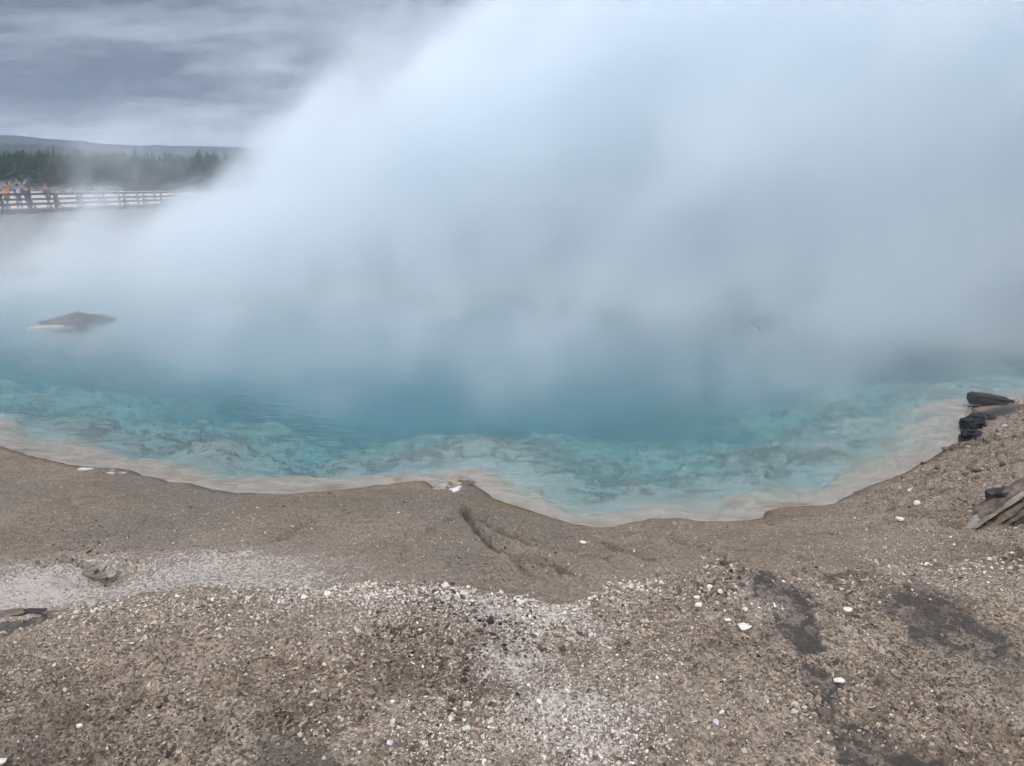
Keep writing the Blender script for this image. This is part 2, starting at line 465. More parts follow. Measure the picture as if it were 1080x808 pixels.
# pale sinter crumbs
wsp = b.add(b.mul(cellc, .55), b.add(b.mul(cell2, .25), b.mul(mid, .45)))
wthr = b.sst(A['white'], 0, 1, 1.16, .36, 'LINEAR')
wm = b.sst(b.sub(wsp, wthr), -.05, .10)
c = b.mix(b.mul(wm, .85), c, b.mix(cell2, (.32, .285, .25), (.58, .535, .48)))
c = b.mix(b.mul(A['white'], .36), c, (.42, .38, .335))
c = b.mix(b.m('MULTIPLY', A['olive'], .8), c, (.150, .120, .050))
c = b.mix(A['orange'], c, (.24, .115, .05))
dk = b.mix(fin, (.026, .025, .024), (.070, .065, .060))
c = b.mix(b.mul(A['rill'], .7), c, (.062, .047, .035))
c = b.mix(b.mul(A['dark'], b.sst(mid, .34, .52, .60, .95)), c, dk)
c = b.mix(b.mul(A['wet'], .9), c, b.mix(mid, (.014, .015, .018), (.05, .048, .045)))
# damp rim along the waterline
c = b.vm('SCALE', c, scale=b.sst(A['shore'], .0, .16, .55, 1.0))
c = b.mix(A['salt'], c, (.70, .70, .69))
# grey silt of the far bank, then the flats of pale sinter
c = b.mix(A['bank'], c, b.mix(b.noise(pos, .35, 4, .6), (.080, .080, .075), (.165, .16, .145)))
c = b.mix(A['far'], c, b.mix(b.noise(pos, .12, 3, .6), (.30, .27, .25), (.55, .51, .49)))
# the bed of the pool: sandy shelf, then pale sinter broken by dark mats
bv = b.vm('MULTIPLY', pos, (1.0, 1.0, 1.0))
bwarp = b.vm('ADD', bv, b.vm('SCALE', b.vm('SUBTRACT', b.noise(bv, 1.5, 3, .6, col=True), (.5, .5, .5)), scale=.32))
b1 = b.noise(bwarp, 1.3, 3, .55); b2 = b.noise(b.vm('MULTIPLY', bwarp, (.8, 1.3, 1)), 5.5, 6, .70)
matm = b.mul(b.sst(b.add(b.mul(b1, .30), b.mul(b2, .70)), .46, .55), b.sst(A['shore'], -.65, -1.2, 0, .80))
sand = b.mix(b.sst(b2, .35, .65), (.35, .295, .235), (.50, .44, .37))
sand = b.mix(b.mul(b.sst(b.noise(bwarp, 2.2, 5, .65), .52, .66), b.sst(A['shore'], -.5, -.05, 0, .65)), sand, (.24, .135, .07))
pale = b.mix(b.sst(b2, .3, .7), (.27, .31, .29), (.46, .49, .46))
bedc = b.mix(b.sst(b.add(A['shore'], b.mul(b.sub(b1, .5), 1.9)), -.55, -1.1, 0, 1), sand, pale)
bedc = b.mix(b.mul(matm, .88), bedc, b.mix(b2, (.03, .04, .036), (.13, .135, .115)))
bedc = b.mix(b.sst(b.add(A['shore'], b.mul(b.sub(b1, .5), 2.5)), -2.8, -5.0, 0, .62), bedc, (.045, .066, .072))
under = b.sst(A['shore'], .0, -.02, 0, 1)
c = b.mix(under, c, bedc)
p = b.n('ShaderNodeBsdfPrincipled')
b.set(p.inputs['Base Color'], c)
b.set(p.inputs['Roughness'], b.sst(A['wet'], 0, 1, .95, .45))
p.inputs['Specular IOR Level'].default_value = .15
hgt = b.add(b.mul(b.vor(pos, 62), -.010), b.add(b.mul(b.vor(pos, 150), -.004), b.mul(fin, .006)))
hgt = b.mul(hgt, b.sst(A['dark'], 0, 1, 1.0, .35))
bn = b.n('ShaderNodeBump'); bn.inputs['Strength'].default_value = .8; bn.inputs['Distance'].default_value = 1.0
b.set(bn.inputs['Height'], hgt); b.set(p.inputs['Normal'], bn.outputs[0])
b.set(out.inputs['Surface'], p.outputs[0])
ground = tag(build_ground(), kind='structure')

# ------------------------------------------------------------------ water: a closed body that absorbs red
m, b, out = material('water'); MAT_WATER = m
pos = b.n('ShaderNodeNewGeometry').outputs['Position']
bn = b.n('ShaderNodeBump'); bn.inputs['Strength'].default_value = .35; bn.inputs['Distance'].default_value = .02
b.set(bn.inputs['Height'], b.add(b.noise(b.vm('MULTIPLY', pos, (1, 2.2, 1)), 3.0, 4, .55), b.mul(b.noise(pos, 14, 2, .5), .25)))
gl = b.n('ShaderNodeBsdfGlossy'); gl.inputs['Roughness'].default_value = .06; b.set(gl.inputs['Normal'], bn.outputs[0])
tr = b.n('ShaderNodeBsdfTransparent')
fr = b.n('ShaderNodeFresnel'); fr.inputs['IOR'].default_value = 1.33; b.set(fr.inputs['Normal'], bn.outputs[0])
ms = b.n('ShaderNodeMixShader'); b.set(ms.inputs[0], b.mul(fr.outputs[0], .9)); b.set(ms.inputs[1], tr.outputs[0]); b.set(ms.inputs[2], gl.outputs[0])
b.set(out.inputs['Surface'], ms.outputs[0])
va = b.n('ShaderNodeVolumeAbsorption'); va.inputs['Color'].default_value = (.26, .89, .94, 1); va.inputs['Density'].default_value = .62
vs = b.n('ShaderNodeVolumeScatter'); vs.inputs['Color'].default_value = (.64, .88, .98, 1); vs.inputs['Density'].default_value = .105
ad = b.n('ShaderNodeAddShader'); b.set(ad.inputs[0], va.outputs[0]); b.set(ad.inputs[1], vs.outputs[0])
b.set(out.inputs['Volume'], ad.outputs[0])
# outline pushed under the banks, so that the ground itself draws the waterline
P = SHORE.copy(); cen = P.mean(0)
n_ = len(P); tang = np.roll(P, -1, 0) - np.roll(P, 1, 0)
nor = np.stack([tang[:, 1], -tang[:, 0]], 1); nor /= np.linalg.norm(nor, axis=1)[:, None]
area = .5 * np.sum(P[:, 0] * np.roll(P[:, 1], -1) - np.roll(P[:, 0], -1) * P[:, 1])
if area < 0: nor = -nor
OUT = P + nor * .16
bm = bmesh.new()
vt = [bm.verts.new((x_, y_, ZW)) for x_, y_ in OUT]
ft = bm.faces.new(vt)
ret = bmesh.ops.extrude_face_region(bm, geom=[ft])
for g_ in ret['geom']:
    if isinstance(g_, bmesh.types.BMVert): g_.co.z = ZW - 5
bmesh.ops.recalc_face_normals(bm, faces=bm.faces)
bmesh.ops.triangulate(bm, faces=bm.faces)
tag(bm_obj('water', bm, MAT_WATER), kind='structure')

# ------------------------------------------------------------------ loose stones
def stone_proto(k, flat, npt=13):
    r_ = np.random.default_rng(100 + k)
    bm = bmesh.new()
    for _ in range(npt):
        q_ = r_.normal(size=3); q_ /= np.linalg.norm(q_)
        q_ *= r_.uniform(.75, 1.05)
        bm.verts.new((q_[0], q_[1] * r_.uniform(.6, .95), q_[2] * flat))
    bmesh.ops.convex_hull(bm, input=bm.verts)
    bmesh.ops.delete(bm, geom=[v_ for v_ in bm.verts if not v_.link_faces], context='VERTS')
    bmesh.ops.triangulate(bm, faces=bm.faces)
    bm.verts.ensure_lookup_table()
    v = np.array([v_.co[:] for v_ in bm.verts]); bm.verts.index_update()
    f = np.array([[q_.index for q_ in fc.verts] for fc in bm.faces])
    bm.free()
    return v, f
PROTOS = [stone_proto(k, fl) for k, fl in enumerate((.35, .5, .6, .4, .75, .3, .55, .45))]

def rot_batch(n, tilt):
    a = rng.uniform(0, 2 * np.pi, n); tx = rng.normal(0, tilt, n); ty = rng.normal(0, tilt, n)
    ca, sa = np.cos(a), np.sin(a); Z0 = np.zeros(n); I = np.ones(n)
    Rz = np.stack([ca, -sa, Z0, sa, ca, Z0, Z0, Z0, I], 1).reshape(n, 3, 3)
    cx_, sx_ = np.cos(tx), np.sin(tx); cy_, sy_ = np.cos(ty), np.sin(ty)
    Rx = np.stack([I, Z0, Z0, Z0, cx_, -sx_, Z0, sx_, cx_], 1).reshape(n, 3, 3)
    Ry = np.stack([cy_, Z0, sy_, Z0, I, Z0, -sy_, Z0, cy_], 1).reshape(n, 3, 3)
    return Rx @ Ry @ Rz

def scatter(name, x, y, size, cols, tilt, mat, label):
    h, ds, _ = land(x.copy(), y.copy())
    ok = (ds > .03) & (rng.random(len(x)) > .88 * mats(x, y, *warp(x, y)))
    x, y, size, cols, h = x[ok], y[ok], size[ok], cols[ok], h[ok]
    which = rng.integers(0, len(PROTOS), len(x))
    V, F, C = [], [], []; off = 0
    for k, (pv, pf) in enumerate(PROTOS):
        s_ = np.where(which == k)[0]; n = len(s_)
        if not n: continue
        M = rot_batch(n, tilt)
        v = np.einsum('nij,kj->nki', M, pv) * size[s_][:, None, None]
        v += np.stack([x[s_], y[s_], h[s_] + .14 * size[s_]], 1)[:, None, :]
        f = pf[None] + (np.arange(n) * len(pv))[:, None, None] + off
        V.append(v.reshape(-1, 3)); F.append(f.reshape(-1, 3)); C.append(np.repeat(cols[s_], len(pv), 0)); off += n * len(pv)
    o = mesh_np(name, np.concatenate(V), np.concatenate(F), mat, attrs=dict(tint=np.concatenate(C)))
    return tag(o, label, name.replace('_', ' '), kind='stuff')

m, b, out = material('stone'); MAT_STONE = m
pos = b.n('ShaderNodeNewGeometry').outputs['Position']
p = b.n('ShaderNodeBsdfPrincipled')
k = b.sst(b.noise(pos, 120, 3, .6), .3, .7, .7, 1.25, 'LINEAR')
b.set(p.inputs['Base Color'], b.vm('SCALE', b.attr('tint', 'Color'), scale=k))
p.inputs['Roughness'].default_value = .9; p.inputs['Specular IOR Level'].default_value = .15
b.set(out.inputs['Surface'], p.outputs[0])

def spread(n, dmin, dmax, amax=43):
    dep = np.radians(rng.uniform(dmin, dmax, n)); az = np.radians(rng.uniform(-amax, amax, n))
    r = EYE / np.tan(dep)
    return r * np.sin(az), r * np.cos(az), r

def wdens(x, y):
    out_ = np.zeros_like(x)
    for px, py, rx, ry, k in [(560, 665, 90, 34, .8), (500, 645, 100, 25, .5), (600, 770, 90, 60, .9), (545, 715, 70, 38, .7), (760, 636, 70, 34, .6),
                              (430, 640, 90, 28, .7), (330, 632, 120, 20, .6), (60, 600, 120, 40, .35), (1040, 590, 80, 40, .5), (640, 690, 60, 50, .5),
                              (500, 626, 160, 12, 1.0), (380, 620, 80, 10, .8), (660, 620, 60, 14, .6), (470, 750, 80, 60, .5), (900, 640, 80, 30, .25), (200, 650, 200, 30, .3)]:
        c0 = at(px, py); c1 = at(px + rx, py); c2 = at(px, py - ry); c3 = at(px, py + ry)
        e = ((x - c0[0]) / (c1[0] - c0[0])) ** 2 + ((y - c0[1]) / ((c2[1] - c3[1]) / 2)) ** 2
        out_ = np.maximum(out_, k * np.exp(-e))
    return out_

# brown gravel
x, y, r = spread(190000, 17, 52)
yl = np.interp(x, LIP[:, 0], LIP[:, 1]) + (fbm(x * 1.7, y * 1.7, 4, 260) - .5) * .9
clump = fbm(x * 2.2, y * 2.2, 4, 201)
dn = np.where(y < yl, .25 + .75 * sst(clump, .40, .60), .20 + .22 * sst(clump, .45, .6))
dn = np.where((x > 2.6) & (y < 11), np.maximum(dn, .55), dn)
keep = rng.random(len(x)) < dn
x, y, r = x[keep], y[keep], r[keep]; n = len(x)
size = (.0036 + .0036 * rng.exponential(1, n)).clip(.0035, .030) * np.where(y > np.interp(x, LIP[:, 0], LIP[:, 1]), .80, 1.0) * (.8 + .4 * sst(fbm(x * 1.3, y * 1.3, 3, 222), .4, .6)) * np.where(x > 3, 1.25, 1)
t = rng.random((n, 1)); br = rng.lognormal(.08, .46, (n, 1))
cols = (np.array([.150, .112, .083]) * (1 - t) + np.array([.29, .24, .19]) * t) * br
cols = cols * (.52 + .80 * sst(fbm(x * 1.1 + 5, y * 1.1, 4, 240), .34, .66))[:, None]
# broken plates on the right-hand bank
k = 2600
xr = rng.uniform(2.6, 9, k); yr = rng.uniform(4.2, 11.5, k)
m_ = rng.random(k) < sst(xr + .25 * (yr - 6) + 1.6 * (fbm(xr * 1.4, yr * 1.4, 3, 250) - .5), 3.6, 5.2)
xr, yr = xr[m_], yr[m_]; k = len(xr)
cr = np.where(rng.random((k, 1)) < .22, np.array([[.36, .33, .29]]), np.array([[.135, .110, .086]])) * rng.lognormal(0, .35, (k, 1))
x = np.concatenate([x, xr]); y = np.concatenate([y, yr]); cols = np.concatenate([cols, cr]); size = np.concatenate([size, (.012 + .014 * rng.exponential(1, k)).clip(.01, .075)])
scatter('gravel', x, y, size, cols.clip(.03, .5), .45, MAT_STONE, 'brown gravel of small broken stones covering the near ground')
# white chips
x, y, r = spread(170000, 18, 52)
yl = np.interp(x, LIP[:, 0], LIP[:, 1]) + (fbm(x * 1.7, y * 1.7, 4, 260) - .5) * .7
dn = wdens(x, y) * (.25 + 1.1 * sst(fbm(x * 4, y * 4, 3, 231), .38, .62)) + .025
dn = np.where((y > yl), dn * .45 + .02, dn)
dn = np.where((x > 2.8) & (y < 12), np.maximum(dn, .16), dn)
keep = rng.random(len(x)) < dn * .95
x, y, r = x[keep], y[keep], r[keep]; n = len(x)
lipn = np.exp(-((y - np.interp(x, LIP[:, 0], LIP[:, 1]) + .05) / .16) ** 2)
size = (.0026 + .0025 * rng.exponential(1, n)).clip(.0024, .020) * (1 + 1.1 * lipn) * np.where(x > 3, 1.4, 1)
cols = np.array([.62, .575, .52]) * rng.uniform(.6, 1.25, (n, 1)) * np.array([1, .98, .95])
scatter('white_gravel', x, y, size, cols.clip(.1, .75), .4, MAT_STONE, 'white sinter chips sprinkled over the brown ground')

# ------------------------------------------------------------------ single stones and rocks
def rock_bm(seed, sx, sy, sz, sub=3, rough=.35, freq=1.6, cut=0.0, layers=0):
    bm = bmesh.new(); bmesh.ops.create_icosphere(bm, subdivisions=sub, radius=1)
    o_ = Vector((seed * 7.3, seed * 3.1, seed * 1.7))
    for v in bm.verts:
        q_ = v.co.copy()
        dsp = 1 + rough * (mnoise.fractal(q_ * freq + o_, .9, 2, 4))
        # facets: chop with a few planes
        for k in range(6):
            rr = random.Random(seed * 31 + k)
            nv = Vector((rr.gauss(0, 1), rr.gauss(0, 1), rr.gauss(0, .8))).normalized()
            lim = rr.uniform(.62, .9) - cut
            dd = (q_ * dsp).dot(nv)
            if dd > lim: dsp *= lim / dd
        q_ *= dsp
        if layers:
            zz = q_.z * layers; fz = zz - math.floor(zz)
            q_.z = (math.floor(zz) + min(1, max(0, (fz - .3) / .4))) / layers
            sc_ = 1 + .14 * mnoise.noise(Vector((math.floor(zz) * 3.7 + seed, q_.x * 1.5, q_.y * 1.5)))
            q_.x *= sc_; q_.y *= sc_
        v.co = Vector((q_.x * sx, q_.y * sy, q_.z * sz))
    return bm

def block_bm(seed, sx, sy, sz, rough=.16, freq=1.5, layers=0, taper=.12, n=9):
    bm = bmesh.new(); bmesh.ops.create_cube(bm, size=2)
    bmesh.ops.subdivide_edges(bm, edges=bm.edges, cuts=n, use_grid_fill=True)
    o_ = Vector((seed * 5.3, seed * 2.1, seed * 3.7))
    for v in bm.verts:
        q_ = v.co.copy()
        # take the corners off
        m_ = max(abs(q_.x), abs(q_.y), abs(q_.z)); L_ = q_.length
        q_ *= (1 - .22) + .22 * (m_ * 1.25 / L_)
        q_ += mnoise.noise_vector(q_ * freq + o_) * rough * 1.3 + mnoise.noise_vector(q_ * freq * 3.1 + o_) * rough * .6 + mnoise.noise_vector(q_ * freq * 7 + o_) * rough * .28
        if layers:
            lv = math.floor(q_.z * layers + .8 * mnoise.noise(Vector((q_.x, q_.y, seed))))
            k_ = 1 + .12 * mnoise.noise(Vector((lv * 3.7 + seed, q_.x * .9, q_.y * .9)))
            q_.x *= k_; q_.y *= k_
        k_ = 1 - taper * (q_.z + 1) / 2
        v.co = Vector((q_.x * k_ * sx, q_.y * k_ * sy, q_.z * sz))
    return bm

MAT_WSTONE = surf('white_sinter_stone', (.66, .61, .54), vary=(25, .25), bump=(60, .5, .01))
MAT_TAN = surf('tan_stone', (.30, .25, .19), vary=(14, .4), bump=(50, .6, .01))
STONES = [
    (784, 661, 15, 9, 'w', 'largest white stone on the gravel left of the black mats, flat and angular'),
    (786, 643, 6.5, 6, 'w', 'small round white stone just above the big flat white one'),
    (748, 619, 7, 6, 'w', 'white stone at the top of the loose cluster on the pale mound'),
    (759, 624, 6, 6, 'w', 'narrow upright white stone at the right of the cluster on the pale mound'),
    (735, 630, 7.5, 5, 'w', 'white stone in the middle of the cluster on the pale mound'),
    (736.5, 638, 9, 5.5, 'w', 'lowest and widest white stone of the cluster on the pale mound'),
    (767, 654, 8, 4, 'w', 'slim slanting white stone to the left of the biggest flat one'),
    (440, 618, 16, 4.5, 'w', 'long flat white slab lying on the row of white chips along the gravel lip'),
    (615, 572, 8, 3, 'w', 'lone thin white flake on the smooth slope above the bay'),
    (885, 718, 12, 5, 'w', 'pale oblong stone beside the small black mat low on the right'),
    (894, 643, 10, 4, 'w', 'flat pale stone between the two lines of black mats'),
    (966, 530, 9, 6, 'w', 'blocky white stone lying on the right bank close to the slabs'),
    (949, 547, 8, 5, 'w', 'smaller white stone below the blocky one on the right bank'),
    (84, 766, 6.5, 5, 'w', 'white stone on brown gravel in the lower left corner area'),
    (214, 680, 9, 4, 't', 'slanting pale tan stone in coarse brown gravel at left'),
    (138, 711, 8, 5, 't', 'rounded tan stone standing out of the coarse brown gravel at left'),
    (517, 634, 6, 5, 't', 'small tan stone at the lower end of the long rill'),
    (2, 803, 10, 7, 'w', 'white stone cut by the lower left corner of the picture'),
]
for i, (px, py, wpx, hpx, kind, lab) in enumerate(STONES):
    g_ = on_ground(px, py + hpx * .3)
    dist = math.hypot(math.hypot(g_[0], g_[1]), EYE - g_[2])
    sx = wpx / 2 * dist / FPX * .95; sz = max(.35 * sx, hpx / 2 * dist / FPX * .75)
    o = bm_obj('stone', rock_bm(i + 3, sx, max(sx * .7, sz), sz, 3, .25), MAT_WSTONE if kind == 'w' else MAT_TAN)
    o.location = (g_[0], g_[1], g_[2] + sz * .45 + .006); o.rotation_euler = (0, 0, (-.35, .2, .05, .6)[i % 4])
    tag(o, lab, 'stone', 'single stones lying on the ground')

MAT_DARK = surf('dark_basalt', (.046, .043, .040), rough=.75, vary=(9, .5), bump=(24, .7, .02))
MAT_LEDGE = surf('black_wet_rock', (.012, .013, .015), rough=.6, spec=.3, vary=(14, .6), bump=(40, .8, .015))
MAT_SLAB = surf('grey_sinter_slab', (.15, .12, .092), vary=(11, .55), bump=(30, .8, .015))
MAT_CRUST = surf('weathered_crust', (.17, .15, .125), vary=(22, .5), bump=(60, .8, .01))
MAT_SLABW = surf('bleached_slab', (.27, .245, .21), vary=(16, .35), bump=(40, .7, .01))
MAT_RIM = surf('white_sinter_rim', (.30, .265, .23), vary=(9, .3), bump=(30, .5, .01))

# island of dark rock in the pool (left)
ic = at(74, 341, ZW)
isl = empty('island_rock', (ic[0], ic[1], ZW))
tag(isl, 'low dark rock island with a white mineral rim standing in the pool', 'rock')
u = np.hypot(*ic) / FPX * .68
bm = bmesh.new()
for k, (ox, oy, oz, sx, sy, sz) in enumerate([(-20, -6, 1, 12, 11, 5.5), (-6, 0, 2, 13, 14, 7.5), (8, 5, 6, 13, 14, 8.2), (-2, -8, 0, 10, 8, 5), (24, 12, 5, 12, 12, 5.0), (14, -4, 0, 9, 9, 5), (35, 18, 2, 10, 9, 2.5)]):
    b2_ = block_bm(40 + k, sx * u, sy * u, sz * u, .36, 1.6, 2)
    tmp = bpy.data.meshes.new('tmp'); bmesh.ops.translate(b2_, vec=(ox * u, oy * u * 1.6, oz * u * .5), verts=b2_.verts)
    b2_.to_mesh(tmp); b2_.free(); bm.from_mesh(tmp); bpy.data.meshes.remove(tmp)
bm_obj('rock_ledge', bm, MAT_DARK, isl)
bm = bmesh.new(); nseg = 48
cv_ = bm.verts.new((0, 0, .03)); ring1 = []; ring2 = []
for k in range(nseg):
    a = 2 * math.pi * k / nseg
    q_ = 1 + .32 * mnoise.noise(Vector((math.cos(a) * 1.6, math.sin(a) * 1.6, 5))) + .12 * mnoise.noise(Vector((math.cos(a) * 6, math.sin(a) * 6, 5)))
    ca, sa = math.cos(a), math.sin(a)
    ring1.append(bm.verts.new((ca * 34 * u * q_ - .06, sa * 24 * u * q_ + ca * 24 * u, .022)))
    ring2.append(bm.verts.new((ca * 40 * u * q_ - .06, sa * 32 * u * q_ + ca * 24 * u, -.06)))
for k in range(nseg):
    j = (k + 1) % nseg
    bm.faces.new((cv_, ring1[k], ring1[j])); bm.faces.new((ring1[k], ring2[k], ring2[j], ring1[j]))
bm_obj('mineral_rim', bm, MAT_RIM, isl, True)
# black ledge on the right shore
lp = at(1048, 431, ZW)
dist = math.hypot(lp[0], lp[1]); u = dist / FPX * 1.02
led = bm_obj('black_ledge', block_bm(71, 17 * u, 9 * u, 4.6 * u, .17, 1.3, 4, .06, 14), MAT_LEDGE)
led.location = (lp[0], lp[1] + .12, ZW + 5.6 * u); led.rotation_euler = (0, R(7), R(-8))
tag(led, 'black block of rock on the waterline at the right shore', 'rock')
# boulders of the dark broken shore below the ledge
for k, (px, py, wp, hp, lab) in enumerate([(1030, 444, 24, 13, 'dark wet boulder on the right waterline directly below the black block'),
                                  (1027, 456, 22, 13, 'lower dark wet boulder on the right waterline, two below the black block'),
                                  (1046, 440, 30, 9, 'flat dark rock wedged under the right half of the black block'),
                                  (1008, 472, 18, 5, 'brown rock tip jutting from the right bank into the water')]):
    q_ = at(px, py + hp / 2, ZW + .06); u = np.hypot(*q_) / FPX * 1.03
    o = bm_obj('shore_rock', block_bm(80 + k, wp / 2 * u * .72, wp / 2 * u * .8, hp / 2 * u * .85, .34, 1.5, 3), MAT_LEDGE if k < 3 else MAT_SLAB)
    o.location = (q_[0], q_[1] + wp / 4 * u, ZW + .02 + hp / 2 * u * .35); o.rotation_euler = (R(6), R(-5), k * 1.1)
    tag(o, lab, 'rock', 'rocks along the waterline')
q_ = at(479, 514, ZW + .03); u = np.hypot(*q_) / FPX * 1.05
for k, (dx, dy, wp, hp, lab) in enumerate([(0, 0, 15, 12, 'tan rock at the tip of the point between two white salt patches'),
                                      (14, -4, 10, 5, 'small grey rock beside the tan one on the point')]):
    q2 = at(479 + dx, 517 + dy, ZW + .03)
    o = bm_obj('shore_rock', rock_bm(90 + k, wp / 2 * u * 1.1, wp / 2 * u * 1.6, hp / 2 * u * .8, 4, .4, 1.9, layers=3), MAT_TAN if k == 0 else MAT_SLAB)
    o.location = (q2[0], q2[1] + .1, ZW + .03 + hp / 2 * u * .25); o.rotation_euler = (0, 0, .5 + k)
    tag(o, lab, 'rock', 'rocks along the waterline')

# tilted slabs: plates with ragged edges
def plate_bm(seed, L, W, T, segs=22):
    bm = bmesh.new(); rr = random.Random(seed)
    top, bot = [], []
    for k in range(segs):
        a = 2 * math.pi * k / segs
        ca, sa = math.cos(a), math.sin(a)
        q_ = 1 / max(abs(ca), abs(sa)) * rr.uniform(.74, 1.04)
        top.append(bm.verts.new((ca * L / 2 * q_, sa * W / 2 * q_, T / 2 + rr.uniform(-.2, .2) * T)))
        bot.append(bm.verts.new((ca * L / 2 * q_ * rr.uniform(.88, 1), sa * W / 2 * q_ * rr.uniform(.88, 1), -T / 2 + rr.uniform(-.2, .2) * T)))
    bm.faces.new(top); bm.faces.new(bot[::-1])
    for k in range(segs):
        j = (k + 1) % segs; bm.faces.new((top[k], bot[k], bot[j], top[j]))
    bmesh.ops.triangulate(bm, faces=[f_ for f_ in bm.faces if len(f_.verts) > 4])
    bmesh.ops.subdivide_edges(bm, edges=bm.edges, cuts=2, use_grid_fill=True)
    for v in bm.verts:
        v.co += Vector((mnoise.noise(v.co * 9 + Vector((seed, 0, 0))), mnoise.noise(v.co * 9 + Vector((0, seed, 0))), mnoise.noise(v.co * 12 + Vector((0, 0, seed))))) * T * .35
    bmesh.ops.recalc_face_normals(bm, faces=bm.faces)
    return bm

oc = on_ground(1052, 552); u = math.hypot(np.hypot(oc[0], oc[1]), EYE) / FPX
outc = empty('rock_outcrop', tuple(oc)); tag(outc, 'outcrop of tilted grey slabs over a dark hollow on the right bank', 'rock')
for k, (ox, oy, oz, L, W, T, ry, rx, mt, nm) in enumerate([
        (10, .10, 25, 64, 26, 4.5, -33, -24, MAT_SLAB, 'slab'), (5, .07, 20, 66, 24, 3.5, -34, -26, MAT_SLAB, 'slab'),
        (-3, .045, 16, 74, 25, 3, -35, -22, MAT_SLABW, 'bleached_slab'), (5, .02, 13, 64, 22, 4.5, -35, -26, MAT_SLAB, 'slab'),
        (8, -.01, 9, 62, 20, 3, -37, -24, MAT_SLAB, 'slab'), (13, -.03, 6, 56, 20, 5, -37, -26, MAT_DARK, 'dark_slab'),
        (14, -.055, 2, 52, 22, 2.5, -40, -18, MAT_SLABW, 'bleached_slab'), (22, -.07, -1, 50, 22, 6, -42, -24, MAT_SLAB, 'slab'),
        (28, .18, 24, 52, 40, 12, -18, -14, MAT_DARK, 'dark_slab'), (34, -.12, -5, 30, 20, 6, -46, -16, MAT_DARK, 'dark_slab'),  # lowest dark slab: its dark colour stands in for the hollow's shade
        (-22, -.06, -2, 26, 16, 4, -8, -6, MAT_SLAB, 'slab'), (4, -.16, -5, 30, 14, 3, -14, -6, MAT_SLAB, 'slab')]):
    o = bm_obj(nm, plate_bm(k + 5, L * u, W * u, T * u), mt, outc)
    o.location = (ox * u, oy, (oz - 5) * u); o.rotation_euler = (R(rx), R(ry), R(14 - 3 * k))

bc = on_ground(95, 600); u = math.hypot(np.hypot(bc[0], bc[1]), EYE) / FPX
brk = empty('broken_crust', tuple(bc)); tag(brk, 'broken pale crust plates at the rim of a small sunken hollow on the left', 'rock')
for k, (ox, oy, oz, L, W, T, rz, ry, rx, mt, nm) in enumerate([
        (-21.0, -0.011, 4.8, 12.7, 15.8, 3.6, -12, 19, 62, MAT_CRUST, 'crust_plate'),
        (-18.5, 0.016, 8.4, 9.9, 5.9, 1.6, -23, 20, 18, MAT_SLABW, 'bleached_plate'),
        (-14.6, -0.012, 2.9, 10.2, 14.3, 3.6, -22, 4, 42, MAT_CRUST, 'crust_plate'),
        (-12.1, 0.018, 6.5, 11.7, 5.4, 1.6, -33, 19, 19, MAT_SLABW, 'bleached_plate'),
        (-8.2, -0.011, 1.0, 9.6, 11.0, 3.6, -14, 8, 42, MAT_CRUST, 'crust_plate'),
        (-5.7, 0.024, 4.6, 11.5, 4.2, 1.6, -17, 15, 30, MAT_SLABW, 'bleached_plate'),
        (-1.8, -0.016, -0.9, 13.7, 15.1, 3.6, -11, 22, 44, MAT_CRUST, 'crust_plate'),
        (0.7, 0.019, 2.7, 8.7, 3.9, 1.6, -35, 13, 28, MAT_SLABW, 'bleached_plate'),
        (4.6, -0.018, -2.8, 12.4, 13.0, 3.6, -29, 20, 49, MAT_CRUST, 'crust_plate'),
        (7.1, 0.019, 0.8, 9.9, 5.3, 1.6, -35, 21, 16, MAT_SLABW, 'bleached_plate'),
        (11.0, -0.009, -4.7, 13.6, 11.1, 3.6, -16, 11, 52, MAT_CRUST, 'crust_plate'),
        (13.5, 0.016, -1.1, 8.2, 4.0, 1.6, -17, 11, 31, MAT_SLABW, 'bleached_plate'),
        (27.3, -0.045, -1.8, 9.8, 6.1, 2.3, -19, 4, 30, MAT_SLABW, 'bleached_plate'),
        (24.7, -0.127, -1.1, 7.7, 5.4, 2.1, 30, -5, 33, MAT_CRUST, 'crust_plate'),
        (12.7, -0.102, -1.8, 8.4, 4.3, 1.6, 16, 10, 14, MAT_CRUST, 'crust_plate'),
        (-6.2, -0.041, -1.6, 10.2, 4.9, 2.1, 25, -2, 21, MAT_SLABW, 'bleached_plate'),
        (-5.9, -0.048, -2.2, 10.9, 7.4, 1.6, 19, 9, 26, MAT_CRUST, 'crust_plate'),
        (21.9, -0.12, -1.7, 8.2, 7.4, 1.8, 2, 10, 31, MAT_CRUST, 'crust_plate'),
        (29.1, -0.089, -1.6, 12.8, 5.9, 1.7, -1, -9, 19, MAT_SLABW, 'bleached_plate'),
        (29.6, -0.044, -1.4, 11.0, 5.4, 1.5, -9, 5, 32, MAT_CRUST, 'crust_plate'),
        (5.7, -0.059, -1.3, 12.6, 6.7, 2.3, -3, 3, 17, MAT_CRUST, 'crust_plate')]):
    o = bm_obj(nm, plate_bm(k + 25, L * u * 1.15, W * u * 1.05, T * u), mt, brk)
    o.location = (ox * u * .9 - .03, oy * .9, (oz + .6) * u); o.rotation_euler = (R(rx), R(ry), R(rz))

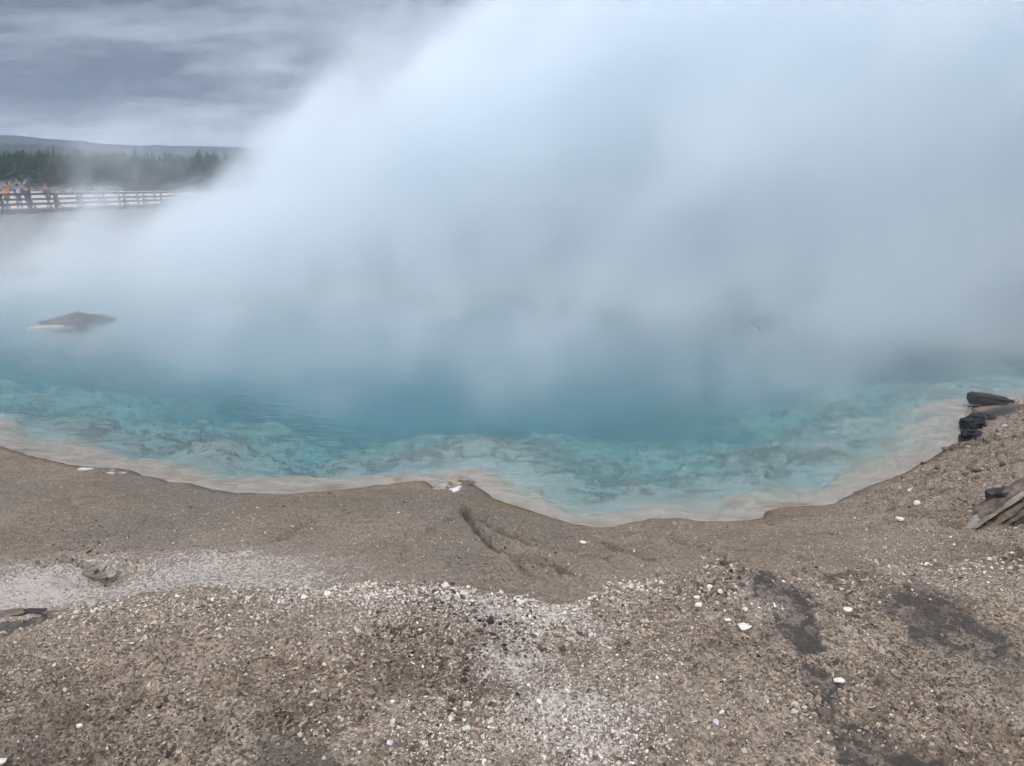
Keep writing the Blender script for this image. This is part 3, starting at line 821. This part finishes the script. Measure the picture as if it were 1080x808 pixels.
dc = on_ground(28, 648); u = math.hypot(np.hypot(dc[0], dc[1]), EYE) / FPX
ds_ = empty('dark_crust', tuple(dc)); tag(ds_, 'flat dark crust plates lying at the left edge of the gravel', 'rock')
for k, (ox, oy, L, W, rz) in enumerate([(-18, 0, 40, 16, 8), (6, .03, 34, 12, -6), (26, .01, 22, 9, 14)]):
    o = bm_obj('crust_plate', plate_bm(k + 45, L * u * .75, W * u * .6, 2.2 * u), MAT_DARK if k == 1 else MAT_SLAB, ds_)
    o.location = (ox * u * .85, oy, .6 * u); o.rotation_euler = (R(10), R(3 * k - 4), R(rz))

# ------------------------------------------------------------------ boardwalk
MAT_WOOD = surf('weathered_timber', (.078, .060, .050), vary=(5, .4))
MAT_DECK = surf('deck_timber', (.17, .145, .13), vary=(5, .35))
def box_into(bm, c, sx, sy, sz, M=None):
    r_ = bmesh.ops.create_cube(bm, size=1)
    for v in r_['verts']:
        v.co = Vector((v.co.x * sx, v.co.y * sy, v.co.z * sz))
        if M: v.co = M @ v.co
        v.co += Vector(c)
bw = empty('boardwalk', (A0[0], A0[1], 0), ang)
tag(bw, 'long wooden boardwalk with a three rail fence crossing the flats beyond the pool', 'boardwalk')
k0, k1 = -7, 16
L0, L1 = k0 * span, k1 * span; Lc, LL = (L0 + L1) / 2, L1 - L0
gl_ = .25
bm = bmesh.new(); npl = 300
for k in range(npl):
    box_into(bm, (L0 + (k + .5) * LL / npl, 1.1, DZ - .03 + random.uniform(-.004, .004)), LL / npl - .02, 2.3, .05)
bm_obj('deck', bm, MAT_DECK, bw)
for yy in (-.02, 2.2):
    bm = bmesh.new(); box_into(bm, (Lc, yy, DZ - .15), LL, .08, .18); bm_obj('beam', bm, MAT_WOOD, bw)
for side, yy in ((-1, -.12), (1, 2.32)):
    for hz, th in ((1.06, .10), (.70, .11), (.34, .11)):
        bm = bmesh.new(); box_into(bm, (Lc, yy + side * .06, DZ + hz), LL, .05, th); bm_obj('rail', bm, MAT_WOOD, bw)
    bm = bmesh.new(); box_into(bm, (Lc, yy, DZ + 1.135), LL, .17, .045); bm_obj('cap_rail', bm, MAT_WOOD, bw)
    for k in range(k0, k1 + 1):
        zg = -.15
        bm = bmesh.new(); box_into(bm, (k * span, yy, (DZ + 1.11 + zg) / 2), .12, .12, DZ + 1.11 - zg); bm_obj('post', bm, MAT_WOOD, bw)
        if side > 0: continue
        bm = bmesh.new()
        v1 = Vector((0, side * .06, .62)); v0 = Vector((0, side * .45, -.10)); dv = v1 - v0
        M_ = dv.to_track_quat('Z', 'X').to_matrix()
        box_into(bm, (k * span, yy + (v0.y + v1.y) / 2, DZ + (v0.z + v1.z) / 2), .09, .09, dv.length, M_); bm_obj('brace', bm, MAT_WOOD, bw)

# ------------------------------------------------------------------ people
def skin_mesh(name, J, E_, mat, parent, sub=1, root=0):
    me = bpy.data.meshes.new(name)
    me.from_pydata([j[0] for j in J], E_, [])
    o = bpy.data.objects.new(name, me); COL.objects.link(o)
    sk = o.modifiers.new('s', 'SKIN'); sk.use_smooth_shade = True
    for i, j in enumerate(J):
        me.skin_vertices[0].data[i].radius = (j[1], j[2] if len(j) > 2 else j[1])
        me.skin_vertices[0].data[i].use_root = (i == root)
    ss = o.modifiers.new('d', 'SUBSURF'); ss.levels = sub; ss.render_levels = sub
    bpy.context.view_layer.update()
    ev = o.evaluated_get(bpy.context.evaluated_depsgraph_get())
    m2 = bpy.data.meshes.new_from_object(ev)
    o.modifiers.clear(); o.data = m2; m2.name = name
    m2.materials.clear(); m2.materials.append(mat)
    m2.polygons.foreach_set('use_smooth', [True] * len(m2.polygons))
    o.parent = parent
    return o

MAT_SKIN = surf('skin', (.30, .18, .13), rough=.6, vary=(3, .05))
def cloth(n, c): return surf(n, c, rough=.9, vary=(8, .15))
def person(loc, rz, label, top, legs, hair, stride=.25, pack=None, lean=.0, scale=1.0, hat=None):
    e = empty('person', loc, rz); e.scale = (scale,) * 3
    tag(e, label, 'person')
    s = stride
    # faces +X; joints: (position, rx, ry)
    J = [((0, 0, .95), .13, .10), ((lean * .4, 0, 1.15), .13, .10), ((lean * .9, 0, 1.38), .15, .10), ((lean, 0, 1.50), .06), ((lean + .02, 0, 1.60), .075, .085), ((lean + .02, 0, 1.72), .075, .085),
         ((0, .09, .90), .085), ((s * .55, .09, .50), .058), ((s * .95, .09, .10), .042), ((s * .95 + .17, .09, .03), .035),
         ((0, -.09, .90), .085), ((-s * .25, -.09, .50), .058), ((-s, -.09, .10), .042), ((-s + .17, -.09, .035), .035),
         ((lean, .19, 1.41), .06), ((lean - .06, .24, 1.14), .045), ((lean + .10, .23, .92), .035), ((lean + .16, .22, .84), .032),
         ((lean, -.19, 1.41), .06), ((lean + .02, -.24, 1.14), .045), ((lean + .20, -.22, .98), .035), ((lean + .28, -.20, .95), .032)]
    E_ = [(0, 1), (1, 2), (2, 3), (3, 4), (4, 5), (0, 6), (6, 7), (7, 8), (8, 9), (0, 10), (10, 11), (11, 12), (12, 13), (2, 14), (14, 15), (15, 16), (16, 17), (2, 18), (18, 19), (19, 20), (20, 21)]
    skin_mesh('body', J, E_, MAT_SKIN, e)
    g = 1.22
    sel = [0, 1, 2, 14, 15, 16, 18, 19, 20]
    mp = {k: i for i, k in enumerate(sel)}
    JJ = [(J[k][0], J[k][1] * g, (J[k][2] if len(J[k]) > 2 else J[k][1]) * g * 1.1) for k in sel]
    JJ[0] = ((0, 0, .88), .17, .14)
    skin_mesh('jacket', JJ, [(mp[a_], mp[c_]) for a_, c_ in E_ if a_ in mp and c_ in mp], top, e)
    sel = [0, 6, 7, 8, 10, 11, 12]; mp = {k: i for i, k in enumerate(sel)}
    JJ = [(J[k][0], J[k][1] * 1.2, (J[k][2] if len(J[k]) > 2 else J[k][1]) * 1.2) for k in sel]
    skin_mesh('trousers', JJ, [(mp[a_], mp[c_]) for a_, c_ in E_ if a_ in mp and c_ in mp], legs, e)
    for k in (8, 12):
        bm = rock_bm(7, .145, .055, .05, 2, .02); o = bm_obj('shoe', bm, MAT_SHOE, e, True); o.location = (J[k][0][0] + .07, J[k][0][1], .045)
    # face, hair
    bm = bmesh.new(); bmesh.ops.create_icosphere(bm, subdivisions=3, radius=1)
    for v in list(bm.verts):
        v.co = Vector((v.co.x * .108, v.co.y * .098, v.co.z * .10))
    bmesh.ops.delete(bm, geom=[v for v in bm.verts if v.co.z < -.085 or (v.co.x > .03 and v.co.z < .035)], context='VERTS')
    o = bm_obj('hat' if hat else 'hair', bm, hat or hair, e, True); o.location = (lean + .01, 0, 1.70)
    bm = bmesh.new(); bmesh.ops.create_cone(bm, segments=6, radius1=.018, radius2=.004, depth=.04, cap_ends=True)
    o = bm_obj('nose', bm, MAT_SKIN, e, True); o.location = (lean + .115, 0, 1.645)
    if pack:
        bm = rock_bm(9, .11, .15, .21, 3, .04); o = bm_obj('backpack', bm, pack, e, True); o.location = (lean * .8 - .22, 0, 1.22)
    return e
MAT_SHOE = cloth('shoe_leather', (.03, .03, .03))
HAIR = cloth('brown_hair', (.06, .04, .03)); HAIRL = cloth('sandy_hair', (.30, .20, .12))
def on_deck(px, off):
    # point of the deck seen at photo column px, `off` metres in from the near rail
    t = (px - 540) / FPX / math.cos(PITCH) * 1.0
    best = None
    for s_ in np.arange(L0, L1, .05):
        X_ = A0[0] + math.cos(ang) * s_ - math.sin(ang) * off; Y_ = A0[1] + math.sin(ang) * s_ + math.cos(ang) * off
        fwd = Y_ * math.cos(PITCH) - (DZ + 1 - EYE) * math.sin(PITCH)
        e_ = abs(540 + FPX * X_ / fwd - px)
        if best is None or e_ < best[0]: best = (e_, X_, Y_)
    return (best[1], best[2], DZ - .005)
person(on_deck(7, .9), ang + math.pi, 'person in a bright orange jacket and dark trousers walking on the boardwalk', cloth('orange_jacket', (.75, .25, .06)), cloth('dark_trousers', (.05, .05, .055)), HAIRL, .26, hat=cloth('orange_hood', (.70, .24, .07)), scale=.98)
person(on_deck(19.5, 1.0), ang + .9, 'person in a blue jacket with a pale backpack walking on the boardwalk', cloth('blue_jacket', (.04, .10, .42)), cloth('grey_trousers', (.09, .09, .11)), HAIR, .2, pack=cloth('pale_pack', (.30, .36, .52)), scale=1.04)
person(on_deck(28, 1.3), ang + .3, 'person in a dark green jacket standing beside the one in blue', cloth('dark_jacket', (.03, .045, .05)), cloth('black_trousers', (.025, .025, .03)), HAIR, .08, scale=1.02)
person(on_deck(50.5, .9), ang + math.pi, 'person with sandy hair and a dark pack walking alone on the boardwalk', cloth('brown_jacket', (.15, .11, .10)), cloth('navy_trousers', (.05, .055, .075)), HAIRL, .30, pack=cloth('dark_pack', (.06, .06, .07)), lean=.10, scale=1.06)

# ------------------------------------------------------------------ trees of the far wood
MAT_NEEDLE = surf('conifer_needles', (.028, .064, .031), vary=(.6, .45))
MAT_NEEDLE2 = surf('conifer_needles_brown', (.070, .075, .045), vary=(.6, .45))
MAT_TRUNK = surf('conifer_bark', (.16, .13, .11), vary=(2, .3))
MAT_GREYWOOD = surf('bare_grey_wood', (.30, .28, .28), vary=(2, .3))

def conifer_crown(seed, H, rad, base=.12):
    r_ = np.random.default_rng(seed); V = []; F = []
    nw = 26
    for k in range(nw):
        t = k / (nw - 1); z = H * (base + (1 - base) * t)
        rr = rad * (1 - t ** 1.4) ** .9 * r_.uniform(.7, 1.15) + .15
        for j in range(6):
            if r_.random() < .14: continue
            a = r_.uniform(0, 2 * np.pi); l = rr * r_.uniform(.55, 1.15); wd = l * .30 + .12; dr = l * r_.uniform(.15, .5)
            ca, sa = np.cos(a), np.sin(a); i = len(V)
            z0 = z + r_.uniform(-.2, .2)
            V += [(0, 0, z0 + .25), (ca * l * .55 - sa * wd, sa * l * .55 + ca * wd, z0 - dr * .5), (ca * l, sa * l, z0 - dr), (ca * l * .55 + sa * wd, sa * l * .55 - ca * wd, z0 - dr * .5), (ca * l * .5, sa * l * .5, z0 - dr * .5 - .45)]
            F += [(i, i + 1, i + 2), (i, i + 2, i + 3), (i + 1, i + 4, i + 2), (i + 3, i + 2, i + 4)]
    V.append((0, 0, H + .2)); V.append((.3, 0, H - .8)); V.append((-.3, .2, H - .8)); i = len(V) - 3; F.append((i, i + 1, i + 2))
    return np.array(V, float), np.array(F)

def trunk_np(H, r0):
    n = 6; V = []; F = []
    for k, t in enumerate((0, .5, 1)):
        for j in range(n):
            a = 2 * np.pi * j / n; rr = r0 * (1 - .85 * t); V.append((rr * np.cos(a), rr * np.sin(a), H * t))
    for k in range(2):
        for j in range(n):
            i, i2 = k * n + j, k * n + (j + 1) % n; F += [(i, i2, i2 + n), (i, i2 + n, i + n)]
    return np.array(V), np.array(F)

CROWNS = [conifer_crown(500 + k, 13.2 + .7 * (k % 3), 2.0 + .25 * (k % 4), .05 + .04 * (k % 3)) for k in range(6)]
FZ = .40
V, F = [], []; off = 0
for k in range(2050):
    az = rng.uniform(-52, -4); dd = rng.uniform(312, 420)
    xx, yy = dd * math.sin(R(az)), dd * math.cos(R(az))
    v, f = CROWNS[k % 6]; a = rng.uniform(0, 6.28); s = rng.uniform(.86, 1.03); ca, sa = math.cos(a), math.sin(a)
    v2 = np.stack([(v[:, 0] * ca - v[:, 1] * sa) * s * 1.15 + xx, (v[:, 0] * sa + v[:, 1] * ca) * s * 1.15 + yy, v[:, 2] * s + FZ], 1)
    V.append(v2); F.append(f + off); off += len(v)
    tv, tf = trunk_np(10, .2); V.append(tv + np.array([xx, yy, FZ])); F.append(tf + off); off += len(tv)
tag(mesh_np('forest', np.concatenate(V), np.concatenate(F), MAT_NEEDLE), 'dark conifer forest closing the flats behind the boardwalk', 'forest', kind='stuff')
crown_me, trunk_me = [], []
for k in range(6):
    o_ = [mesh_np('crown', *CROWNS[k], MAT_NEEDLE if k % 3 else MAT_NEEDLE2), mesh_np('trunk', *trunk_np(12, .2), MAT_TRUNK)]
    crown_me.append(o_[0].data); trunk_me.append(o_[1].data)
    for q_ in o_: bpy.data.objects.remove(q_)
for k in range(44):
    az = -38.5 + k * .44 + rng.uniform(-.2, .2); dd = rng.uniform(292, 308)
    t_ = empty('pine_tree', (dd * math.sin(R(az)), dd * math.cos(R(az)), FZ), rng.uniform(0, 6.28))
    s = rng.uniform(.70, .95); t_.scale = (s * 1.1, s * 1.1, s)
    tag(t_, 'dark green pine in the front row of the wood behind the boardwalk', 'tree', 'pines along the front of the far wood')
    for nm, me in (('crown', crown_me[k % 6]), ('trunk', trunk_me[k % 6])):
        o = bpy.data.objects.new(nm, me); COL.objects.link(o); o.parent = t_

# bare grey shrubs and snags in front of the wood
def bare_bm(seed, H, nst, spread_, depth=3):
    r_ = random.Random(seed); bm = bmesh.new()
    def limb(p0, dv, L, rad, lev):
        p1 = p0 + dv * L
        mt_ = dv.to_track_quat('Z', 'X').to_matrix()
        ring = []
        for pp, rr in ((p0, rad), (p1, rad * .55)):
            ring.append([bm.verts.new(pp + mt_ @ Vector((rr * math.cos(q_ * 2.094), rr * math.sin(q_ * 2.094), 0))) for q_ in range(3)])
        for q_ in range(3):
            bm.faces.new((ring[0][q_], ring[0][(q_ + 1) % 3], ring[1][(q_ + 1) % 3], ring[1][q_]))
        if lev:
            for _ in range(3):
                nd = (dv + Vector((r_.gauss(0, .5), r_.gauss(0, .5), r_.gauss(.1, .3)))).normalized()
                limb(p0 + dv * L * r_.uniform(.4, 1), nd, L * r_.uniform(.5, .8), rad * .6, lev - 1)
    for _ in range(nst):
        dv = Vector((r_.gauss(0, spread_), r_.gauss(0, spread_), 1)).normalized()
        limb(Vector((r_.gauss(0, .12), r_.gauss(0, .12), 0)), dv, H * r_.uniform(.35, .55), .07, depth)
    return bm
shrub_me = []
for k in range(3):
    o = bm_obj('tmp', bare_bm(600 + k, 3.2, 14, .6), MAT_GREYWOOD); shrub_me.append(o.data); bpy.data.objects.remove(o)
for k, px in enumerate((-8, 6, 18, 44, 54, 66, 78, 92, 106, 122)):
    dd = 205 + rng.uniform(-8, 8)
    p_ = at_depth(px, 200, dd); 
    o = bpy.data.objects.new('bare_shrub', shrub_me[k % 3]); COL.objects.link(o)
    s = rng.uniform(.7, 1.15) * (1.35 if px < 25 else .85)
    o.location = (p_[0], p_[1], .38); o.scale = (s * 1.5, s * 1.5, s); o.rotation_euler = (0, 0, k * 1.3)
    tag(o, 'bare grey shrub on the pale flats in front of the wood', 'shrub', 'bare shrubs in front of the wood')
for px, H, lab in ((37, 11, 'bare pale dead tree standing tall in front of the dark pines'), (82, 8, 'shorter bare dead tree in front of the pines right of the walkers')):
    p_ = at_depth(px, 200, 280)
    t_ = empty('dead_tree', (p_[0], p_[1], FZ - .05)); tag(t_, lab, 'tree')
    mesh_np('trunk', *trunk_np(H, .28), MAT_GREYWOOD, t_)
    bm = bmesh.new(); r_ = random.Random(px)
    for k in range(26):
        z_ = H * r_.uniform(.35, .97); a = r_.uniform(0, 6.28); l = (1.2 - z_ / H) * 2.6
        dv = Vector((math.cos(a), math.sin(a), r_.uniform(-.1, .5))).normalized()
        box_into(bm, (dv.x * l / 2, dv.y * l / 2, z_ + dv.z * l / 2), .05, .05, l, dv.to_track_quat('Z', 'X').to_matrix())
    bm_obj('branches', bm, MAT_GREYWOOD, t_)

# ------------------------------------------------------------------ hills
MAT_HILL = surf('wooded_hill', (.020, .030, .026), vary=(.02, .35))
def ridge(name, dist, prof, depth, rough, seed):
    """prof: photo (column, row) of the crest; runs on to both sides"""
    azs = np.radians(np.arange(-66, 66.01, .15))
    pts = []
    for px, py in prof:
        d_ = ray(px, py); pts.append((math.atan2(d_[0], d_[1]), d_[2] / math.hypot(d_[0], d_[1])))
    pts = np.array(pts)
    el = np.interp(azs, pts[:, 0], pts[:, 1]) + rough * (fbm(np.degrees(azs) * .5, azs * 0, 5, seed) - .5)
    rows = np.linspace(-1, 1, 21); V = []
    for t in rows:
        rr = dist + t * depth
        hh = (el * dist + EYE) * np.cos(t * math.pi / 2) ** 1.3
        hh = hh + (abs(t) > .05) * (fbm(np.degrees(azs) * 1.2, azs * 0 + t * 4, 4, seed + 9) - .5) * dist * .003 * (1 - abs(t))
        if abs(t) < .02: hh = hh + (fbm(np.degrees(azs) * 9, azs * 0, 2, seed + 5) - .5) * dist * .0016
        V.append(np.stack([rr * np.sin(azs), rr * np.cos(azs), hh - 2], 1))
    n = len(azs); idx = np.arange(len(rows) * n).reshape(len(rows), n)
    f = np.stack([idx[:-1, :-1], idx[:-1, 1:], idx[1:, 1:], idx[1:, :-1]], -1).reshape(-1, 4)
    tag(mesh_np(name, np.concatenate(V), f, MAT_HILL, smooth=True), kind='structure')
ridge('hill_near', 1150, [(-300, 150), (-60, 148), (0, 149.5), (60, 153), (100, 158), (125, 164), (180, 172), (300, 176), (700, 170), (1300, 160)], 330, .002, 3)
ridge('hill_far', 2150, [(-400, 138), (-60, 138), (0, 141), (45, 145), (85, 148.5), (110, 151), (140, 152), (220, 154), (330, 156), (600, 152), (1300, 150)], 450, .0012, 4)

# ------------------------------------------------------------------ air
m, b, out = material('haze')
pv = b.n('ShaderNodeVolumePrincipled'); pv.inputs['Color'].default_value = (.62, .78, 1, 1); pv.inputs['Density'].default_value = .00018
b.set(out.inputs['Volume'], pv.outputs[0])
bm = bmesh.new(); box_into(bm, (0, 800, 76), 6400, 4400, 168)
hz = tag(bm_obj('haze', bm, m), 'thin blue air fading the far hills', 'haze', kind='stuff')

# ------------------------------------------------------------------ steam: a volume grid filled from fields
def build_steam():
    vol = bpy.data.volumes.new('steam'); vol.render.clipping = 0.0; o = bpy.data.objects.new('steam', vol); COL.objects.link(o)
    nt = bpy.data.node_groups.new('steam_field', 'GeometryNodeTree')
    nt.interface.new_socket('Geometry', in_out='INPUT', socket_type='NodeSocketGeometry')
    nt.interface.new_socket('Geometry', in_out='OUTPUT', socket_type='NodeSocketGeometry')
    b = NB(nt)
    go = b.n('NodeGroupOutput'); vc = b.n('GeometryNodeVolumeCube')
    lo, hi, vx = (-23, 8, ZW - .05), (27, 36.5, 10.6), .22
    vc.inputs['Min'].default_value = lo; vc.inputs['Max'].default_value = hi
    for k, ax in enumerate('XYZ'): vc.inputs['Resolution ' + ax].default_value = int((hi[k] - lo[k]) / vx)
    P = b.n('GeometryNodeInputPosition').outputs[0]
    X0, Y0, Z0 = b.xyz(P)
    # the plume leans to +X as it rises: shear the noise space
    Ps = b.comb(b.sub(X0, b.mul(Z0, .55)), Y0, b.mul(Z0, .8))
    w1 = b.vm('SCALE', b.vm('SUBTRACT', b.noise(Ps, .17, 1, .5, col=True), (.5, .5, .5)), scale=6.0)
    w2 = b.vm('SCALE', b.vm('SUBTRACT', b.noise(Ps, .55, 2, .5, col=True), (.5, .5, .5)), scale=2.4)
    W = b.vm('ADD', w1, w2)
    Q = b.vm('ADD', P, W); X, Y, Z = b.xyz(Q)
    Qs = b.vm('ADD', Ps, b.vm('SCALE', W, scale=.5))
    N1 = b.noise(Qs, .27, 5, .58)
    zz = b.sub(Z0, ZW); zw = b.sub(Z, ZW)
    xe = b.add(b.mul(b.m('MAXIMUM', zw, 0.0), 2.25), -21.6)
    yf = b.add(b.sub(21.6, b.mul(b.m('MAXIMUM', X0, 0.0), .95)), b.mul(b.m('MAXIMUM', b.sub(-3.0, X0), 0.0), .28))
    E1 = b.mul(b.sub(X, xe), .44)
    E2 = b.mul(b.sub(Y, yf), .30)
    E3 = b.mul(b.sub(b.add(b.add(yf, 6.5), b.mul(b.m('MAXIMUM', b.sub(X, xe), 0.0), 1.6)), Y), .35)
    E = b.m('SMOOTH_MIN', b.m('SMOOTH_MIN', E1, E2, .5), E3, .5)
    body = b.sst(b.add(E, b.mul(b.sub(N1, .5), b.sst(X0, -4, 4, 6.8, 3.5))), .25, 1.25)
    Eh = b.m('SMOOTH_MIN', b.m('SMOOTH_MIN', b.add(E1, 1.45), E2, .5), E3, .5)
    N3 = b.noise(b.vm('ADD', Qs, (7.3, 1.1, 4.4)), .42, 5, .60)
    halo = b.mul(b.sst(b.add(Eh, b.mul(b.sub(N3, .5), 6.0)), .15, 2.0), b.sst(zz, 3.0, 4.6), .16)
    back = b.sst(Y0, 29, 35.5, 1, 0); top = b.sst(zz, 9.3, 11.3, 1, 0); right = b.sst(X0, 20, 26.5, 1, 0)
    main = b.mul(b.add(b.mul(body, .38), halo), back, top, right)
    # low wisps curling off the water
    ys = b.add(8.0, b.mul(b.m('POWER', b.sub(X0, 1.0), 2.0), .033))
    dsh = b.sub(Y0, ys)
    Wp = b.comb(b.mul(X0, 1.0), b.mul(Y0, .8), b.mul(Z0, .42))
    Wq = b.vm('ADD', Wp, b.vm('SCALE', w2, scale=.6))
    N2 = b.noise(Wq, .78, 5, .56)
    wis = b.mul(b.sst(N2, .46, .70), b.sst(dsh, .3, 4.2), b.m('POWER', 2.718, b.mul(zz, -.75)), back)
    wis = b.mul(wis, b.sst(X0, -15, -6, .18, 1), b.sst(X0, -22, -19), .31)
    veil = b.mul(b.sst(dsh, 0.2, 5.0), b.m('POWER', 2.718, b.mul(zz, -1.1)), b.mul(back, b.sst(X0, -22.5, -19)), b.mul(b.sst(N1, .3, .6, .4, 1), .115))
    drift = b.mul(b.sst(Y0, 18.5, 24), b.m('POWER', 2.718, b.mul(zz, -1.15)), b.mul(back, b.sst(X0, -22.8, -19)), b.mul(b.sst(N1, .34, .62, .25, 1), .15))
    dens = b.add(main, b.add(wis, b.add(veil, drift)))
    b.set(vc.inputs['Density'], b.add(b.mul(dens, b.sst(dens, .004, .012)), .0012))
    sm = b.n('GeometryNodeSetMaterial')
    m, mb, out = material('steam')
    pv = mb.n('ShaderNodeVolumePrincipled'); pv.inputs['Color'].default_value = (.93, .975, 1, 1); pv.inputs['Density'].default_value = 1.0
    pv.inputs['Anisotropy'].default_value = 0.1
    mb.set(out.inputs['Volume'], pv.outputs[0])
    vol.materials.append(m); sm.inputs['Material'].default_value = m
    nt.links.new(vc.outputs[0], sm.inputs[0]); nt.links.new(sm.outputs[0], go.inputs[0])
    o.modifiers.new('steam_field', 'NODES').node_group = nt
    tag(o, 'thick white steam billowing up from the hot pool', 'steam', kind='stuff')
build_steam()

# ------------------------------------------------------------------ render settings
S.view_settings.view_transform = 'Standard'; S.view_settings.look = 'None'
S.view_settings.exposure = 0.06; S.view_settings.gamma = 1; S.view_settings.use_curve_mapping = False
cy = S.cycles
cy.use_denoising = True; cy.denoising_input_passes = 'RGB_ALBEDO'
try: cy.denoiser = 'OPENIMAGEDENOISE'
except Exception: pass
cy.max_bounces = 14; cy.diffuse_bounces = 2; cy.glossy_bounces = 2; cy.transmission_bounces = 4
cy.volume_bounces = 10; cy.transparent_max_bounces = 64
cy.volume_step_rate = 2.0; cy.volume_max_steps = 512
cy.use_adaptive_sampling = True; cy.adaptive_threshold = .06; cy.adaptive_min_samples = 12
cy.caustics_reflective = False; cy.caustics_refractive = False
cy.sample_clamp_indirect = 4
